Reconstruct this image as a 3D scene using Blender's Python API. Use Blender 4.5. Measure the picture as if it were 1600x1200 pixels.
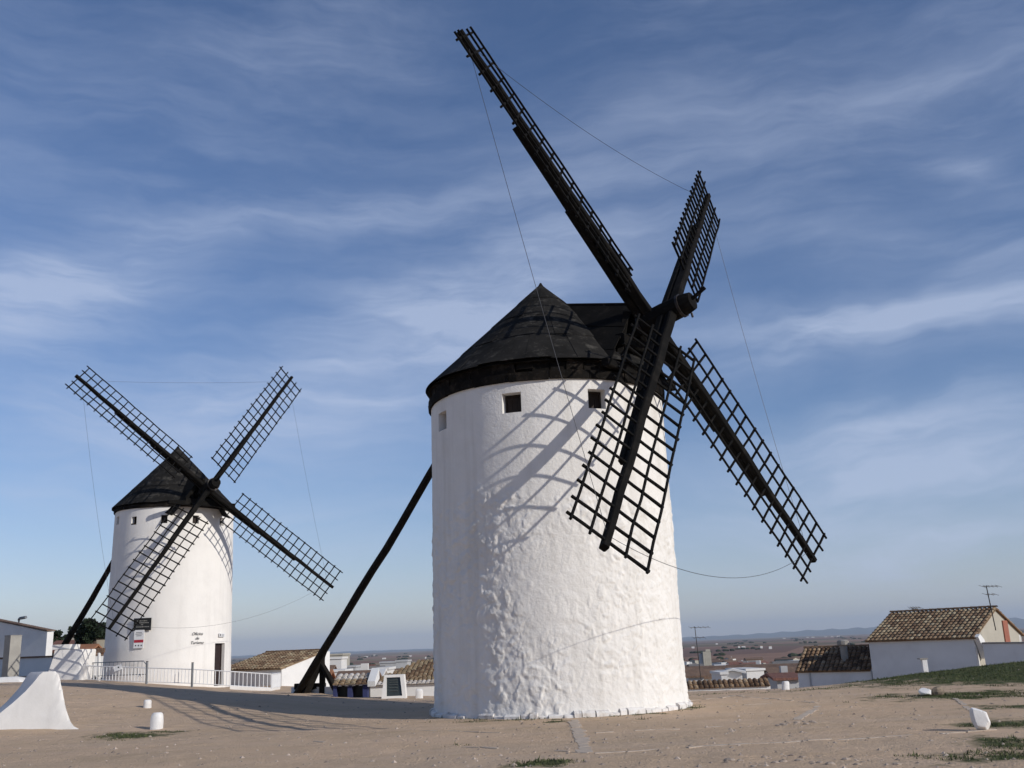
import bpy, math, random
import numpy as np
from mathutils import Vector, Matrix

for o in list(bpy.data.objects):
    bpy.data.objects.remove(o, do_unlink=True)
SC = bpy.context.scene
COL = SC.collection
rnd = random.Random(7)
nrs = np.random.RandomState(11)

# ------------------------------------------------------------------ camera
FPX = 1560.0                                   # focal length in photo pixels (1600 wide)
EYE = np.array([0, 0, 1.6])
PITCH = math.atan(409 / FPX)
ROLL = math.radians(2.2)
_fw = np.array([0, math.cos(PITCH), math.sin(PITCH)])
_u0 = np.array([0, -math.sin(PITCH), math.cos(PITCH)])
_r0 = np.array([1.0, 0, 0])
CR = math.cos(ROLL) * _r0 - math.sin(ROLL) * _u0
CU = math.cos(ROLL) * _u0 + math.sin(ROLL) * _r0
cam = bpy.data.cameras.new('camera')
cam.sensor_width = 36
cam.lens = FPX / 1600 * 36
cam.clip_start = 0.1
cam.clip_end = 90000
camo = bpy.data.objects.new('camera', cam)
COL.objects.link(camo)
camo.matrix_world = Matrix(((CR[0], CU[0], -_fw[0], EYE[0]), (CR[1], CU[1], -_fw[1], EYE[1]),
                            (CR[2], CU[2], -_fw[2], EYE[2]), (0, 0, 0, 1)))
SC.camera = camo

# ------------------------------------------------------------------ sun, sky, exposure
SUN_AZ, SUN_EL = math.radians(57), math.radians(24)      # azimuth from "towards the viewer" round to the right
SUND = Vector((math.cos(SUN_EL) * math.sin(SUN_AZ), -math.cos(SUN_EL) * math.cos(SUN_AZ), math.sin(SUN_EL)))
sl = bpy.data.lights.new('sun', 'SUN')
sl.energy = 3.1
sl.angle = math.radians(0.5)
sl.color = (1.0, 0.95, 0.87)
so = bpy.data.objects.new('sun', sl)
COL.objects.link(so)
so.rotation_euler = SUND.to_track_quat('Z', 'Y').to_euler()
so.location = (40, -30, 60)

W = bpy.data.worlds.new('World')
SC.world = W
W.use_nodes = True
nt = W.node_tree
nt.nodes.clear()


def N(t, typ, **kw):
    n = t.nodes.new(typ)
    for k, v in kw.items():
        setattr(n, k, v)
    return n


# banks of thin cirrus: end points in the photo, half width, thickness
CLOUDS = [(440, 590, 980, 390, 80, 0.85), (-120, 520, 260, 400, 85, 0.62), (1040, 525, 1700, 480, 30, 0.62), (180, 350, 800, 300, 30, 0.26),
          (1000, 860, 1750, 800, 75, 0.72), (1150, 745, 1750, 700, 28, 0.6), (1180, 690, 1700, 640, 32, 0.55), (1430, 270, 1560, 260, 16, 0.34), (1050, 330, 1650, 20, 130, 0.15),
          (-50, 650, 650, 640, 60, 0.45), (700, 300, 1150, 170, 80, 0.22), (1050, 590, 1300, 560, 30, 0.25), (-50, 770, 650, 800, 50, 0.34),
          (1150, 380, 1700, 420, 45, 0.22), (380, 60, 560, 30, 60, 0.12)]


def build_world():
    L = nt.links.new
    out = N(nt, 'ShaderNodeOutputWorld')
    bg = N(nt, 'ShaderNodeBackground')
    bg.inputs['Strength'].default_value = 0.10
    sky = N(nt, 'ShaderNodeTexSky', sky_type='NISHITA')
    sky.sun_disc = False
    sky.sun_elevation = SUN_EL
    sky.sun_rotation = math.pi - SUN_AZ
    sky.altitude = 700
    sky.air_density = 1.0
    sky.dust_density = 0.3
    sky.ozone_density = 2.2
    tc = N(nt, 'ShaderNodeTexCoord')
    sep = N(nt, 'ShaderNodeSeparateXYZ')
    L(tc.outputs['Generated'], sep.inputs[0])
    def M(op, a, b=None, clamp=False):
        n = N(nt, 'ShaderNodeMath', operation=op, use_clamp=clamp)
        for k, v in ((0, a), (1, b)):
            if v is None:
                continue
            if isinstance(v, (int, float)):
                n.inputs[k].default_value = v
            else:
                L(v, n.inputs[k])
        return n.outputs[0]

    # bearing and height of the view direction, slightly ruffled: banks of thin high cloud lie round it
    azn = M('ARCTAN2', sep.outputs['X'], sep.outputs['Y'])
    eln = M('ARCSINE', sep.outputs['Z'])
    rf = N(nt, 'ShaderNodeTexNoise')
    rf.inputs['Scale'].default_value = 3.2; rf.inputs['Detail'].default_value = 4; rf.inputs['Roughness'].default_value = 0.6
    L(tc.outputs['Generated'], rf.inputs['Vector'])
    rs = N(nt, 'ShaderNodeSeparateXYZ'); L(rf.outputs['Color'], rs.inputs[0])
    ruf = lambda o, k: M('MULTIPLY', M('SUBTRACT', o, 0.5), k)
    cv = N(nt, 'ShaderNodeCombineXYZ')
    L(M('ADD', azn, ruf(rs.outputs[0], 0.16)), cv.inputs[0])
    L(M('ADD', eln, ruf(rs.outputs[1], 0.10)), cv.inputs[1])

    def px_dir(x, y):
        d = _fw + CR * (x - 800) / FPX - CU * (y - 600) / FPX
        d = d / np.linalg.norm(d)
        return math.atan2(d[0], d[1]), math.asin(d[2])

    total = None
    for (x0, y0, x1, y1, wd, amp) in CLOUDS:
        a0, e0 = px_dir(x0, y0); a1, e1 = px_dir(x1, y1)
        mp = N(nt, 'ShaderNodeMapping', vector_type='TEXTURE')
        mp.inputs['Location'].default_value = ((a0 + a1) / 2, (e0 + e1) / 2, 0)
        mp.inputs['Rotation'].default_value = (0, 0, math.atan2(e1 - e0, a1 - a0))
        mp.inputs['Scale'].default_value = (math.hypot(a1 - a0, e1 - e0) / 2, wd / FPX, 1)
        L(cv.outputs[0], mp.inputs[0])
        ln = N(nt, 'ShaderNodeVectorMath', operation='LENGTH'); L(mp.outputs[0], ln.inputs[0])
        g = M('MULTIPLY', M('EXPONENT', M('MULTIPLY', M('POWER', ln.outputs['Value'], 2.0), -1.0)), amp)
        total = g if total is None else M('ADD', total, g)
    def strand(scale, rot, ns, lo, hi, off):
        mp = N(nt, 'ShaderNodeMapping')
        mp.inputs['Scale'].default_value = (scale[0], scale[1], 1)
        mp.inputs['Rotation'].default_value = (0, 0, rot)
        mp.inputs['Location'].default_value = off
        L(cv.outputs[0], mp.inputs[0])
        nz = N(nt, 'ShaderNodeTexNoise')
        nz.inputs['Scale'].default_value = ns; nz.inputs['Detail'].default_value = 7
        nz.inputs['Roughness'].default_value = 0.62; nz.inputs['Distortion'].default_value = 0.35
        L(mp.outputs[0], nz.inputs['Vector'])
        mr = N(nt, 'ShaderNodeMapRange', interpolation_type='SMOOTHSTEP')
        mr.inputs['From Min'].default_value = lo; mr.inputs['From Max'].default_value = hi
        L(nz.outputs['Fac'], mr.inputs['Value'])
        return mr.outputs['Result']

    s1 = strand((2.0, 9.0), -0.14, 1.6, 0.32, 0.72, (3.1, 1.7, 0))
    s2 = strand((3.5, 24.0), -0.10, 1.5, 0.36, 0.70, (8.3, 4.4, 0))
    s3 = strand((1.2, 2.6), -0.2, 1.5, 0.36, 0.66, (0.7, 9.1, 0))
    thread = M('ADD', M('MULTIPLY', s1, 0.65), M('MULTIPLY', s2, 0.45))
    tex = M('ADD', M('MULTIPLY', thread, 0.85), 0.32)
    bank = M('MULTIPLY', total, tex)
    veil = M('MULTIPLY', M('MULTIPLY', M('ADD', s3, 0.25), M('ADD', thread, 0.15)), 0.17)
    fac = M('MINIMUM', M('ADD', bank, veil), 0.62)
    mix = N(nt, 'ShaderNodeMix', data_type='RGBA')
    L(fac, mix.inputs[0])
    hs = N(nt, 'ShaderNodeHueSaturation'); hs.inputs['Saturation'].default_value = 1.16; hs.inputs['Value'].default_value = 0.88
    L(sky.outputs[0], hs.inputs['Color'])
    tn = N(nt, 'ShaderNodeMix', data_type='RGBA', blend_type='MULTIPLY'); tn.inputs[0].default_value = 1
    L(hs.outputs[0], tn.inputs[6]); tn.inputs[7].default_value = (1.03, 0.925, 1.02, 1)
    L(tn.outputs[2], mix.inputs[6])
    mix.inputs[7].default_value = (4.6, 5.3, 6.9, 1)
    L(mix.outputs[2], bg.inputs[0])
    L(bg.outputs[0], out.inputs[0])


build_world()
SC.view_settings.view_transform = 'Standard'
SC.view_settings.look = 'None'
SC.view_settings.exposure = 0.24
SC.view_settings.gamma = 1.0
SC.view_settings.use_curve_mapping = False
try:
    SC.cycles.volume_bounces = 0
    SC.cycles.max_bounces = 5
    SC.cycles.diffuse_bounces = 3
    SC.cycles.glossy_bounces = 2
except Exception:
    pass


# ------------------------------------------------------------------ pixel helpers (photo pixels -> rays)
def ray(x, y):
    d = _fw + CR * (x - 800) / FPX - CU * (y - 600) / FPX
    return d / np.linalg.norm(d)


def at(x, y, Y):
    d = ray(x, y)
    return EYE + d * (Y / d[1])


# ------------------------------------------------------------------ numpy noise
_tab = nrs.rand(4096)


def _h(i, j, k):
    n = (i * 374761393 + j * 668265263 + k * 2147483647 + 1013904223) & 0x7fffffff
    n = ((n ^ (n >> 13)) * 1274126177) & 0x7fffffff
    return _tab[(n ^ (n >> 16)) & 4095]


def vnoise(P):
    P = np.asarray(P, float)
    i = np.floor(P).astype(np.int64)
    f = P - i
    f = f * f * (3 - 2 * f)
    r = 0
    for a in (0, 1):
        wx = f[:, 0] if a else 1 - f[:, 0]
        for b in (0, 1):
            wy = f[:, 1] if b else 1 - f[:, 1]
            for c in (0, 1):
                wz = f[:, 2] if c else 1 - f[:, 2]
                r = r + wx * wy * wz * _h(i[:, 0] + a, i[:, 1] + b, i[:, 2] + c)
    return r


def fbm(P, oct=4):
    a, s, t = 0.5, 0, 0
    for o in range(oct):
        s = s + a * vnoise(P * (2.03 ** o) + 17.3 * o)
        t += a
        a *= 0.5
    return s / t - 0.5


def worley(P):
    """distance to nearest feature, second nearest, random of the nearest cell"""
    i = np.floor(P).astype(np.int64)
    d1 = np.full(len(P), 9.0); d2 = d1.copy(); rr = np.zeros(len(P))
    for a in (-1, 0, 1):
        for b in (-1, 0, 1):
            for c in (-1, 0, 1):
                q = i + np.array([a, b, c])
                fx = q[:, 0] + _h(q[:, 0], q[:, 1], q[:, 2] + 91)
                fy = q[:, 1] + _h(q[:, 0] + 37, q[:, 1], q[:, 2])
                fz = q[:, 2] + _h(q[:, 0], q[:, 1] + 53, q[:, 2])
                d = np.sqrt((P[:, 0] - fx) ** 2 + (P[:, 1] - fy) ** 2 + (P[:, 2] - fz) ** 2)
                v = _h(q[:, 0] + 11, q[:, 1] + 7, q[:, 2] + 3)
                n = d < d1
                d2 = np.where(n, d1, np.minimum(d2, d))
                rr = np.where(n, v, rr)
                d1 = np.where(n, d, d1)
    return d1, d2, rr


def sst(x):
    x = np.clip(x, 0, 1)
    return x * x * (3 - 2 * x)


# ------------------------------------------------------------------ terrain
_ex = [-400, -60, -28, -20, -15, -11, -7, -3, 2, 9, 14, 30, 60, 400]
_ey = [95, 84, 78, 72, 62, 50, 38.5, 36.5, 33.5, 31.2, 33.5, 38, 46, 70]
_dt = [0, 4, 12, 30, 70, 220, 470, 970, 2500, 5000]
_dz = [0, -0.14, -1.15, -4.0, -8.0, -13.0, -17.0, -20.5, -24.0, -25.0]


def terrain(x, y, detail=True):
    x = np.asarray(x, float); y = np.asarray(y, float)
    sh = x.shape
    x = x.ravel(); y = y.ravel()
    yc = np.interp(x, _ex, _ey)
    t = np.maximum(np.maximum(y - yc, np.abs(x) - 150), -y - 120)
    z = np.interp(t, _dt, _dz)
    near = 1 - sst((t - 5) / 60)
    x0_ = 3 + 0.45 * np.maximum(0, y - 33)
    z = z + 0.95 * sst((-x - x0_) / 14) * sst((y - 20) / 12) * near
    z = z + 0.14 * np.exp(-((x + 7.2) / 4.0) ** 2 - ((y - 33.2) / 3.0) ** 2)
    z = z - 0.13 * np.exp(-((x + 2.0) / 4.5) ** 2 - ((y - 34.5) / 4.0) ** 2)
    z = z + 0.54 * np.exp(-((x - 19.0) / 6.0) ** 2 - ((y - 34.5) / 4.6) ** 2)
    if detail:
        P = np.stack([x * 0.35, y * 0.35, np.zeros_like(x)], 1)
        z = z + (0.10 * fbm(P, 3) + 0.040 * fbm(P * 7, 3)) * near * np.where(np.hypot(x - 0.92, y - 26.8) < 3.5, 0.3, 1)
    return z.reshape(sh)


def tz(x, y):
    return float(terrain(np.array([x]), np.array([y]))[0])


def gh(px, py, y0=8.0, y1=90.0):
    """first point of the terrain seen at a photo pixel"""
    d = ray(px, py)
    ys = np.linspace(y0, y1, 1600)
    P = EYE[None] + d[None] * (ys / d[1])[:, None]
    below = P[:, 2] <= terrain(P[:, 0], P[:, 1])
    i = int(np.argmax(below)) if below.any() else len(ys) - 1
    return P[i]


def on_ground(p):
    return np.array([p[0], p[1], tz(p[0], p[1])])


# ------------------------------------------------------------------ materials
MATS = {}


def mat(name, c1, c2=None, scale=3.0, detail=5, rough=0.85, bump=0.0, bscale=20, c3=None, c3scale=0.7, c3amt=0.5,
        island=0.0, spec=0.3, metal=0.0, coord='Object', stretch=(1, 1, 1), bdist=0.02, ramp=None, streak=None):
    m = bpy.data.materials.new(name)
    m.use_nodes = True
    t = m.node_tree
    L = t.links.new
    b = t.nodes['Principled BSDF']
    b.inputs['Roughness'].default_value = rough
    b.inputs['Metallic'].default_value = metal
    b.inputs['Specular IOR Level'].default_value = spec
    geo = N(t, 'ShaderNodeNewGeometry')
    mp = N(t, 'ShaderNodeMapping')
    mp.inputs['Scale'].default_value = stretch
    L(geo.outputs['Position'], mp.inputs[0])
    vec = mp.outputs[0]
    col = None
    if ramp:
        rp = N(t, 'ShaderNodeValToRGB')
        rp.color_ramp.interpolation = 'LINEAR'
        els = rp.color_ramp.elements
        while len(els) < len(ramp):
            els.new(0.5)
        for e, (p, c) in zip(els, ramp):
            e.position = p
            e.color = (*c, 1)
        L(geo.outputs['Random Per Island'], rp.inputs[0])
        col = rp.outputs[0]
    if c2 is None:
        c2 = tuple(v * 0.8 for v in c1)
    nz = N(t, 'ShaderNodeTexNoise')
    nz.inputs['Scale'].default_value = scale
    nz.inputs['Detail'].default_value = detail
    nz.inputs['Roughness'].default_value = 0.6
    L(vec, nz.inputs['Vector'])
    mr = N(t, 'ShaderNodeMapRange')
    mr.inputs['From Min'].default_value = 0.3
    mr.inputs['From Max'].default_value = 0.7
    L(nz.outputs['Fac'], mr.inputs['Value'])
    mx = N(t, 'ShaderNodeMix', data_type='RGBA')
    L(mr.outputs[0], mx.inputs[0])
    if col is not None:
        dk = N(t, 'ShaderNodeMix', data_type='RGBA', blend_type='MULTIPLY')
        dk.inputs[0].default_value = 1
        L(col, dk.inputs[6])
        dk.inputs[7].default_value = (0.6, 0.58, 0.56, 1)
        L(col, mx.inputs[6])
        L(dk.outputs[2], mx.inputs[7])
    else:
        mx.inputs[6].default_value = (*c1, 1)
        mx.inputs[7].default_value = (*c2, 1)
    res = mx.outputs[2]
    if c3 is not None:
        n3 = N(t, 'ShaderNodeTexNoise')
        n3.inputs['Scale'].default_value = c3scale
        n3.inputs['Detail'].default_value = 8
        n3.inputs['Roughness'].default_value = 0.7
        L(vec, n3.inputs['Vector'])
        r3 = N(t, 'ShaderNodeMapRange')
        r3.inputs['From Min'].default_value = 0.52
        r3.inputs['From Max'].default_value = 0.72
        r3.inputs['To Max'].default_value = c3amt
        L(n3.outputs['Fac'], r3.inputs['Value'])
        m3 = N(t, 'ShaderNodeMix', data_type='RGBA')
        L(r3.outputs[0], m3.inputs[0])
        L(res, m3.inputs[6])
        m3.inputs[7].default_value = (*c3, 1)
        res = m3.outputs[2]
    if streak is not None:
        ms = N(t, 'ShaderNodeMapping'); ms.inputs['Scale'].default_value = (2.6, 2.6, 0.16)
        L(geo.outputs['Position'], ms.inputs[0])
        n5 = N(t, 'ShaderNodeTexNoise'); n5.inputs['Scale'].default_value = 1.0; n5.inputs['Detail'].default_value = 7; n5.inputs['Roughness'].default_value = 0.62
        L(ms.outputs[0], n5.inputs['Vector'])
        r5 = N(t, 'ShaderNodeMapRange'); r5.inputs['From Min'].default_value = 0.5; r5.inputs['From Max'].default_value = 0.75; r5.inputs['To Max'].default_value = streak[1]
        L(n5.outputs['Fac'], r5.inputs['Value'])
        m5 = N(t, 'ShaderNodeMix', data_type='RGBA'); L(r5.outputs[0], m5.inputs[0]); L(res, m5.inputs[6]); m5.inputs[7].default_value = (*streak[0], 1)
        res = m5.outputs[2]
    if island:
        mm = N(t, 'ShaderNodeMapRange')
        mm.inputs['To Min'].default_value = 1 - island
        mm.inputs['To Max'].default_value = 1 + island
        L(geo.outputs['Random Per Island'], mm.inputs['Value'])
        m4 = N(t, 'ShaderNodeVectorMath', operation='SCALE')
        L(res, m4.inputs[0])
        L(mm.outputs[0], m4.inputs['Scale'])
        res = m4.outputs[0]
    L(res, b.inputs['Base Color'])
    if bump:
        nb = N(t, 'ShaderNodeTexNoise')
        nb.inputs['Scale'].default_value = bscale
        nb.inputs['Detail'].default_value = 6
        nb.inputs['Roughness'].default_value = 0.65
        L(vec, nb.inputs['Vector'])
        bp = N(t, 'ShaderNodeBump')
        bp.inputs['Strength'].default_value = bump
        bp.inputs['Distance'].default_value = bdist
        L(nb.outputs['Fac'], bp.inputs['Height'])
        L(bp.outputs[0], b.inputs['Normal'])
    MATS[name] = m
    return m


mat('whitewash', (0.80, 0.775, 0.735), (0.745, 0.72, 0.68), 1.6, bump=0.6, bscale=14, bdist=0.03, c3=(0.60, 0.57, 0.52), c3scale=0.9, c3amt=0.4, rough=0.9, spec=0.1, streak=((0.54, 0.51, 0.46), 0.55))
mat('whitewash_smooth', (0.80, 0.775, 0.735), (0.75, 0.725, 0.69), 1.2, bump=0.25, bscale=6, bdist=0.02, c3=(0.62, 0.60, 0.56), c3scale=0.6, c3amt=0.4, rough=0.9, spec=0.1, streak=((0.58, 0.55, 0.51), 0.4))
mat('plinth_white', (0.78, 0.76, 0.735), (0.66, 0.62, 0.58), 5, bump=0.6, bscale=14, c3=(0.30, 0.25, 0.20), c3scale=3.0, c3amt=0.75, rough=0.9, spec=0.15, island=0.06)
mat('rock_white', (0.80, 0.79, 0.77), (0.70, 0.68, 0.66), 6, bump=0.5, bscale=12, c3=(0.40, 0.34, 0.29), c3scale=4.0, c3amt=0.5, rough=0.9, spec=0.15)
mat('dark_wood', (0.010, 0.0092, 0.0085), (0.006, 0.0056, 0.0052), 6, bump=0.6, bscale=18, bdist=0.02, c3=(0.035, 0.03, 0.025), c3scale=3.0, c3amt=0.6, rough=0.85, spec=0.06)
mat('lattice_wood', (0.010, 0.0098, 0.0095), (0.006, 0.0058, 0.0055), 9, bump=0.3, bscale=25, c3=(0.035, 0.031, 0.027), c3scale=5.0, c3amt=0.5, rough=0.85, spec=0.06)
mat('log_wood', (0.022, 0.018, 0.0145), (0.010, 0.009, 0.008), 5, bump=0.8, bscale=14, c3=(0.055, 0.046, 0.036), c3scale=2.5, c3amt=0.5, rough=0.9, spec=0.08)
mat('cap_sheet', (0.026, 0.0245, 0.023), (0.013, 0.0125, 0.012), 1.7, detail=8, bump=0.5, bscale=7, bdist=0.03, c3=(0.10, 0.093, 0.082), c3scale=3.2, c3amt=0.75, rough=0.92, spec=0.04, island=0.14)
mat('cap_board', (0.014, 0.012, 0.0105), (0.006, 0.0055, 0.005), 4, bump=0.6, bscale=12, c3=(0.07, 0.055, 0.042), c3scale=2.5, c3amt=0.6, rough=0.9, spec=0.06, island=0.4)
mat('rubble', (0.30, 0.24, 0.18), (0.16, 0.13, 0.10), 8, bump=0.8, bscale=18, rough=0.9, spec=0.1)
mat('iron', (0.03, 0.03, 0.032), (0.05, 0.04, 0.035), 12, rough=0.5, metal=0.6)
mat('wire', (0.06, 0.06, 0.065), rough=0.5, metal=0.4)
mat('shutter', (0.030, 0.019, 0.014), (0.018, 0.012, 0.010), 9, rough=0.7, stretch=(1, 1, 0.3))
mat('door_wood', (0.035, 0.022, 0.022), (0.024, 0.016, 0.015), 9, rough=0.6)
mat('white_metal', (0.78, 0.78, 0.78), (0.72, 0.72, 0.72), 8, rough=0.45, spec=0.4)
mat('grey_metal', (0.22, 0.23, 0.24), (0.17, 0.175, 0.18), 8, rough=0.45, metal=0.5)
mat('blue_metal', (0.10, 0.13, 0.17), (0.08, 0.10, 0.13), 8, rough=0.45, metal=0.3)
mat('plaque_black', (0.018, 0.018, 0.018), rough=0.4)
mat('plaque_white', (0.72, 0.72, 0.72), (0.70, 0.70, 0.70), rough=0.4)
mat('plaque_red', (0.42, 0.03, 0.05), rough=0.45)
mat('ink', (0.05, 0.05, 0.05), rough=0.7)
mat('ink_grey', (0.25, 0.25, 0.27), rough=0.6)
mat('panel_line', (0.10, 0.11, 0.105), rough=0.4)
mat('letter_pale', (0.35, 0.34, 0.31), rough=0.5)
mat('concrete', (0.32, 0.30, 0.27), (0.24, 0.23, 0.21), 4, bump=0.4, bscale=14, rough=0.9)
mat('pillar_grey', (0.36, 0.345, 0.31), (0.30, 0.285, 0.26), 3, bump=0.3, bscale=10, rough=0.9)
mat('slab_stone', (0.52, 0.43, 0.345), (0.40, 0.325, 0.255), 5, bump=0.5, bscale=16, c3=(0.62, 0.56, 0.49), c3scale=3, c3amt=0.7, rough=0.9, island=0.12)
mat('pebble', (0.40, 0.33, 0.27), (0.25, 0.20, 0.16), 9, rough=0.9, island=0.4)
mat('grass', (0.085, 0.10, 0.038), (0.055, 0.07, 0.026), 2.0, rough=0.8, island=0.4, c3=(0.14, 0.13, 0.06), c3scale=1.5, c3amt=0.5)
mat('leaf_dark', (0.022, 0.036, 0.016), (0.012, 0.02, 0.010), 1.0, rough=0.7, island=0.4)
mat('bark', (0.08, 0.06, 0.045), rough=0.9)
mat('tile', (0.3, 0.2, 0.13), scale=7, rough=0.9, spec=0.1, c3=(0.08, 0.07, 0.055), c3scale=2.0, c3amt=0.6,
    ramp=[(0.0, (0.16, 0.105, 0.07)), (0.3, (0.27, 0.18, 0.115)), (0.6, (0.36, 0.26, 0.165)), (0.85, (0.40, 0.32, 0.21)), (1.0, (0.46, 0.385, 0.265))])
mat('tile_dark', (0.3, 0.2, 0.13), scale=7, rough=0.9, spec=0.1, c3=(0.05, 0.045, 0.035), c3scale=1.2, c3amt=0.7,
    ramp=[(0.0, (0.10, 0.065, 0.045)), (0.35, (0.19, 0.12, 0.075)), (0.7, (0.29, 0.19, 0.115)), (1.0, (0.42, 0.31, 0.20))])
mat('tile_pale', (0.5, 0.45, 0.38), scale=7, rough=0.9, spec=0.1,
    ramp=[(0.0, (0.50, 0.44, 0.38)), (0.5, (0.62, 0.57, 0.51)), (1.0, (0.74, 0.70, 0.66))])
mat('roof_brown', (0.22, 0.145, 0.10), (0.14, 0.09, 0.065), 1.2, rough=0.95, bump=0.5, bscale=4, bdist=0.2)
mat('roof_red', (0.21, 0.10, 0.075), (0.15, 0.075, 0.058), 1.2, rough=0.95, bump=0.5, bscale=4, bdist=0.2)
mat('roof_orange', (0.33, 0.155, 0.08), (0.24, 0.115, 0.065), 1.2, rough=0.95)
mat('roof_grey', (0.22, 0.20, 0.185), (0.15, 0.14, 0.13), 1.2, rough=0.95)
mat('plaster_white', (0.74, 0.735, 0.72), (0.66, 0.655, 0.64), 1.0, rough=0.9, c3=(0.55, 0.53, 0.50), c3scale=0.5, c3amt=0.4, bump=0.15, bscale=8)
mat('plaster_grey', (0.46, 0.46, 0.46), (0.38, 0.38, 0.38), 0.8, rough=0.9)
mat('plaster_cream', (0.43, 0.40, 0.335), (0.36, 0.335, 0.28), 0.8, rough=0.9)
mat('plaster_brown', (0.28, 0.19, 0.13), (0.22, 0.15, 0.11), 0.8, rough=0.9)
mat('brick_red', (0.33, 0.13, 0.085), (0.26, 0.10, 0.07), 2, rough=0.9)
mat('indigo_paint', (0.035, 0.045, 0.13), (0.03, 0.035, 0.10), 2, rough=0.8)
mat('dark_glass', (0.02, 0.022, 0.026), rough=0.2, spec=0.5)
mat('panel_glass', (0.045, 0.055, 0.05), (0.03, 0.035, 0.032), 4, rough=0.25, spec=0.5)
mat('far_wall', (0.68, 0.67, 0.65), (0.60, 0.59, 0.57), 0.4, rough=0.9)
mat('tree_far', (0.035, 0.045, 0.022), (0.022, 0.03, 0.015), 0.4, rough=0.9)


def ground_material():
    m = bpy.data.materials.new('ground')
    m.use_nodes = True
    t = m.node_tree
    L = t.links.new
    b = t.nodes['Principled BSDF']
    b.inputs['Roughness'].default_value = 0.95
    b.inputs['Specular IOR Level'].default_value = 0.1
    geo = N(t, 'ShaderNodeNewGeometry')
    P = geo.outputs['Position']

    def nz(scale, detail=6, rough=0.6, sc=(1, 1, 1), lo=0.3, hi=0.7, tmin=0, tmax=1, rot=0.0):
        mp = N(t, 'ShaderNodeMapping')
        mp.inputs['Scale'].default_value = sc
        mp.inputs['Rotation'].default_value = (0, 0, rot)
        L(P, mp.inputs[0])
        n = N(t, 'ShaderNodeTexNoise')
        n.inputs['Scale'].default_value = scale
        n.inputs['Detail'].default_value = detail
        n.inputs['Roughness'].default_value = rough
        L(mp.outputs[0], n.inputs['Vector'])
        r = N(t, 'ShaderNodeMapRange')
        r.inputs['From Min'].default_value = lo
        r.inputs['From Max'].default_value = hi
        r.inputs['To Min'].default_value = tmin
        r.inputs['To Max'].default_value = tmax
        L(n.outputs['Fac'], r.inputs['Value'])
        return r.outputs[0], n.outputs['Fac']

    def mix(f, a, bb, typ='MIX'):
        x = N(t, 'ShaderNodeMix', data_type='RGBA', blend_type=typ)
        if isinstance(f, float):
            x.inputs[0].default_value = f
        else:
            L(f, x.inputs[0])
        for s, v in ((6, a), (7, bb)):
            if isinstance(v, tuple):
                x.inputs[s].default_value = (*v, 1)
            else:
                L(v, x.inputs[s])
        return x.outputs[2]

    # trodden earth
    f1, _ = nz(0.30, 7, 0.65, (0.7, 1.5, 1), 0.36, 0.64)
    f2, _ = nz(1.6, 8, 0.7)
    f3, raw3 = nz(28, 4, 0.6)
    f5, _ = nz(5.0, 9, 0.75, lo=0.58, hi=0.74)
    f6, _ = nz(0.9, 7, 0.7, (1, 2.2, 1), 0.35, 0.65)
    f4, _ = nz(0.5, 6, 0.65, (0.35, 1.6, 1), 0.45, 0.72, rot=0.1)
    dirt = mix(f1, (0.68, 0.49, 0.33), (0.51, 0.38, 0.25))
    f2m = N(t, 'ShaderNodeMath', operation='MULTIPLY'); L(f2, f2m.inputs[0]); f2m.inputs[1].default_value = 0.5
    dirt = mix(f2m.outputs[0], dirt, (0.62, 0.46, 0.315))
    fs = N(t, 'ShaderNodeMath', operation='MULTIPLY'); L(f3, fs.inputs[0]); fs.inputs[1].default_value = 0.35
    dirt = mix(fs.outputs[0], dirt, (0.32, 0.225, 0.15))
    f5m = N(t, 'ShaderNodeMath', operation='MULTIPLY'); L(f5, f5m.inputs[0]); f5m.inputs[1].default_value = 0.55
    dirt = mix(f5m.outputs[0], dirt, (0.30, 0.225, 0.16))
    f6m = N(t, 'ShaderNodeMath', operation='MULTIPLY'); L(f6, f6m.inputs[0]); f6m.inputs[1].default_value = 0.30
    dirt = mix(f6m.outputs[0], dirt, (0.70, 0.52, 0.38))
    f4m = N(t, 'ShaderNodeMath', operation='MULTIPLY'); L(f4, f4m.inputs[0]); f4m.inputs[1].default_value = 0.35
    dirt = mix(f4m.outputs[0], dirt, (0.64, 0.50, 0.385))
    # turf patches (attribute painted from the layout of the patches)
    at_ = N(t, 'ShaderNodeAttribute', attribute_name='turf')
    g1, _ = nz(1.1, 8, 0.75, lo=0.25, hi=0.75)
    ad = N(t, 'ShaderNodeMath', operation='ADD'); L(at_.outputs['Fac'], ad.inputs[0]); L(g1, ad.inputs[1])
    gm = N(t, 'ShaderNodeMapRange'); gm.inputs['From Min'].default_value = 0.92; gm.inputs['From Max'].default_value = 1.22
    L(ad.outputs[0], gm.inputs['Value'])
    g2, _ = nz(3.0, 5)
    turf = mix(g2, (0.060, 0.082, 0.030), (0.115, 0.115, 0.055))
    near = mix(gm.outputs[0], dirt, turf)
    # the plain: ploughed fields, vineyards, stubble
    mp = N(t, 'ShaderNodeMapping'); mp.inputs['Scale'].default_value = (0.0016, 0.0011, 0); mp.inputs['Rotation'].default_value = (0, 0, 0.4)
    L(P, mp.inputs[0])
    vo = N(t, 'ShaderNodeTexVoronoi'); vo.inputs['Scale'].default_value = 1.0; vo.inputs['Randomness'].default_value = 0.9
    L(mp.outputs[0], vo.inputs['Vector'])
    rp = N(t, 'ShaderNodeValToRGB'); rp.color_ramp.interpolation = 'CONSTANT'
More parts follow.
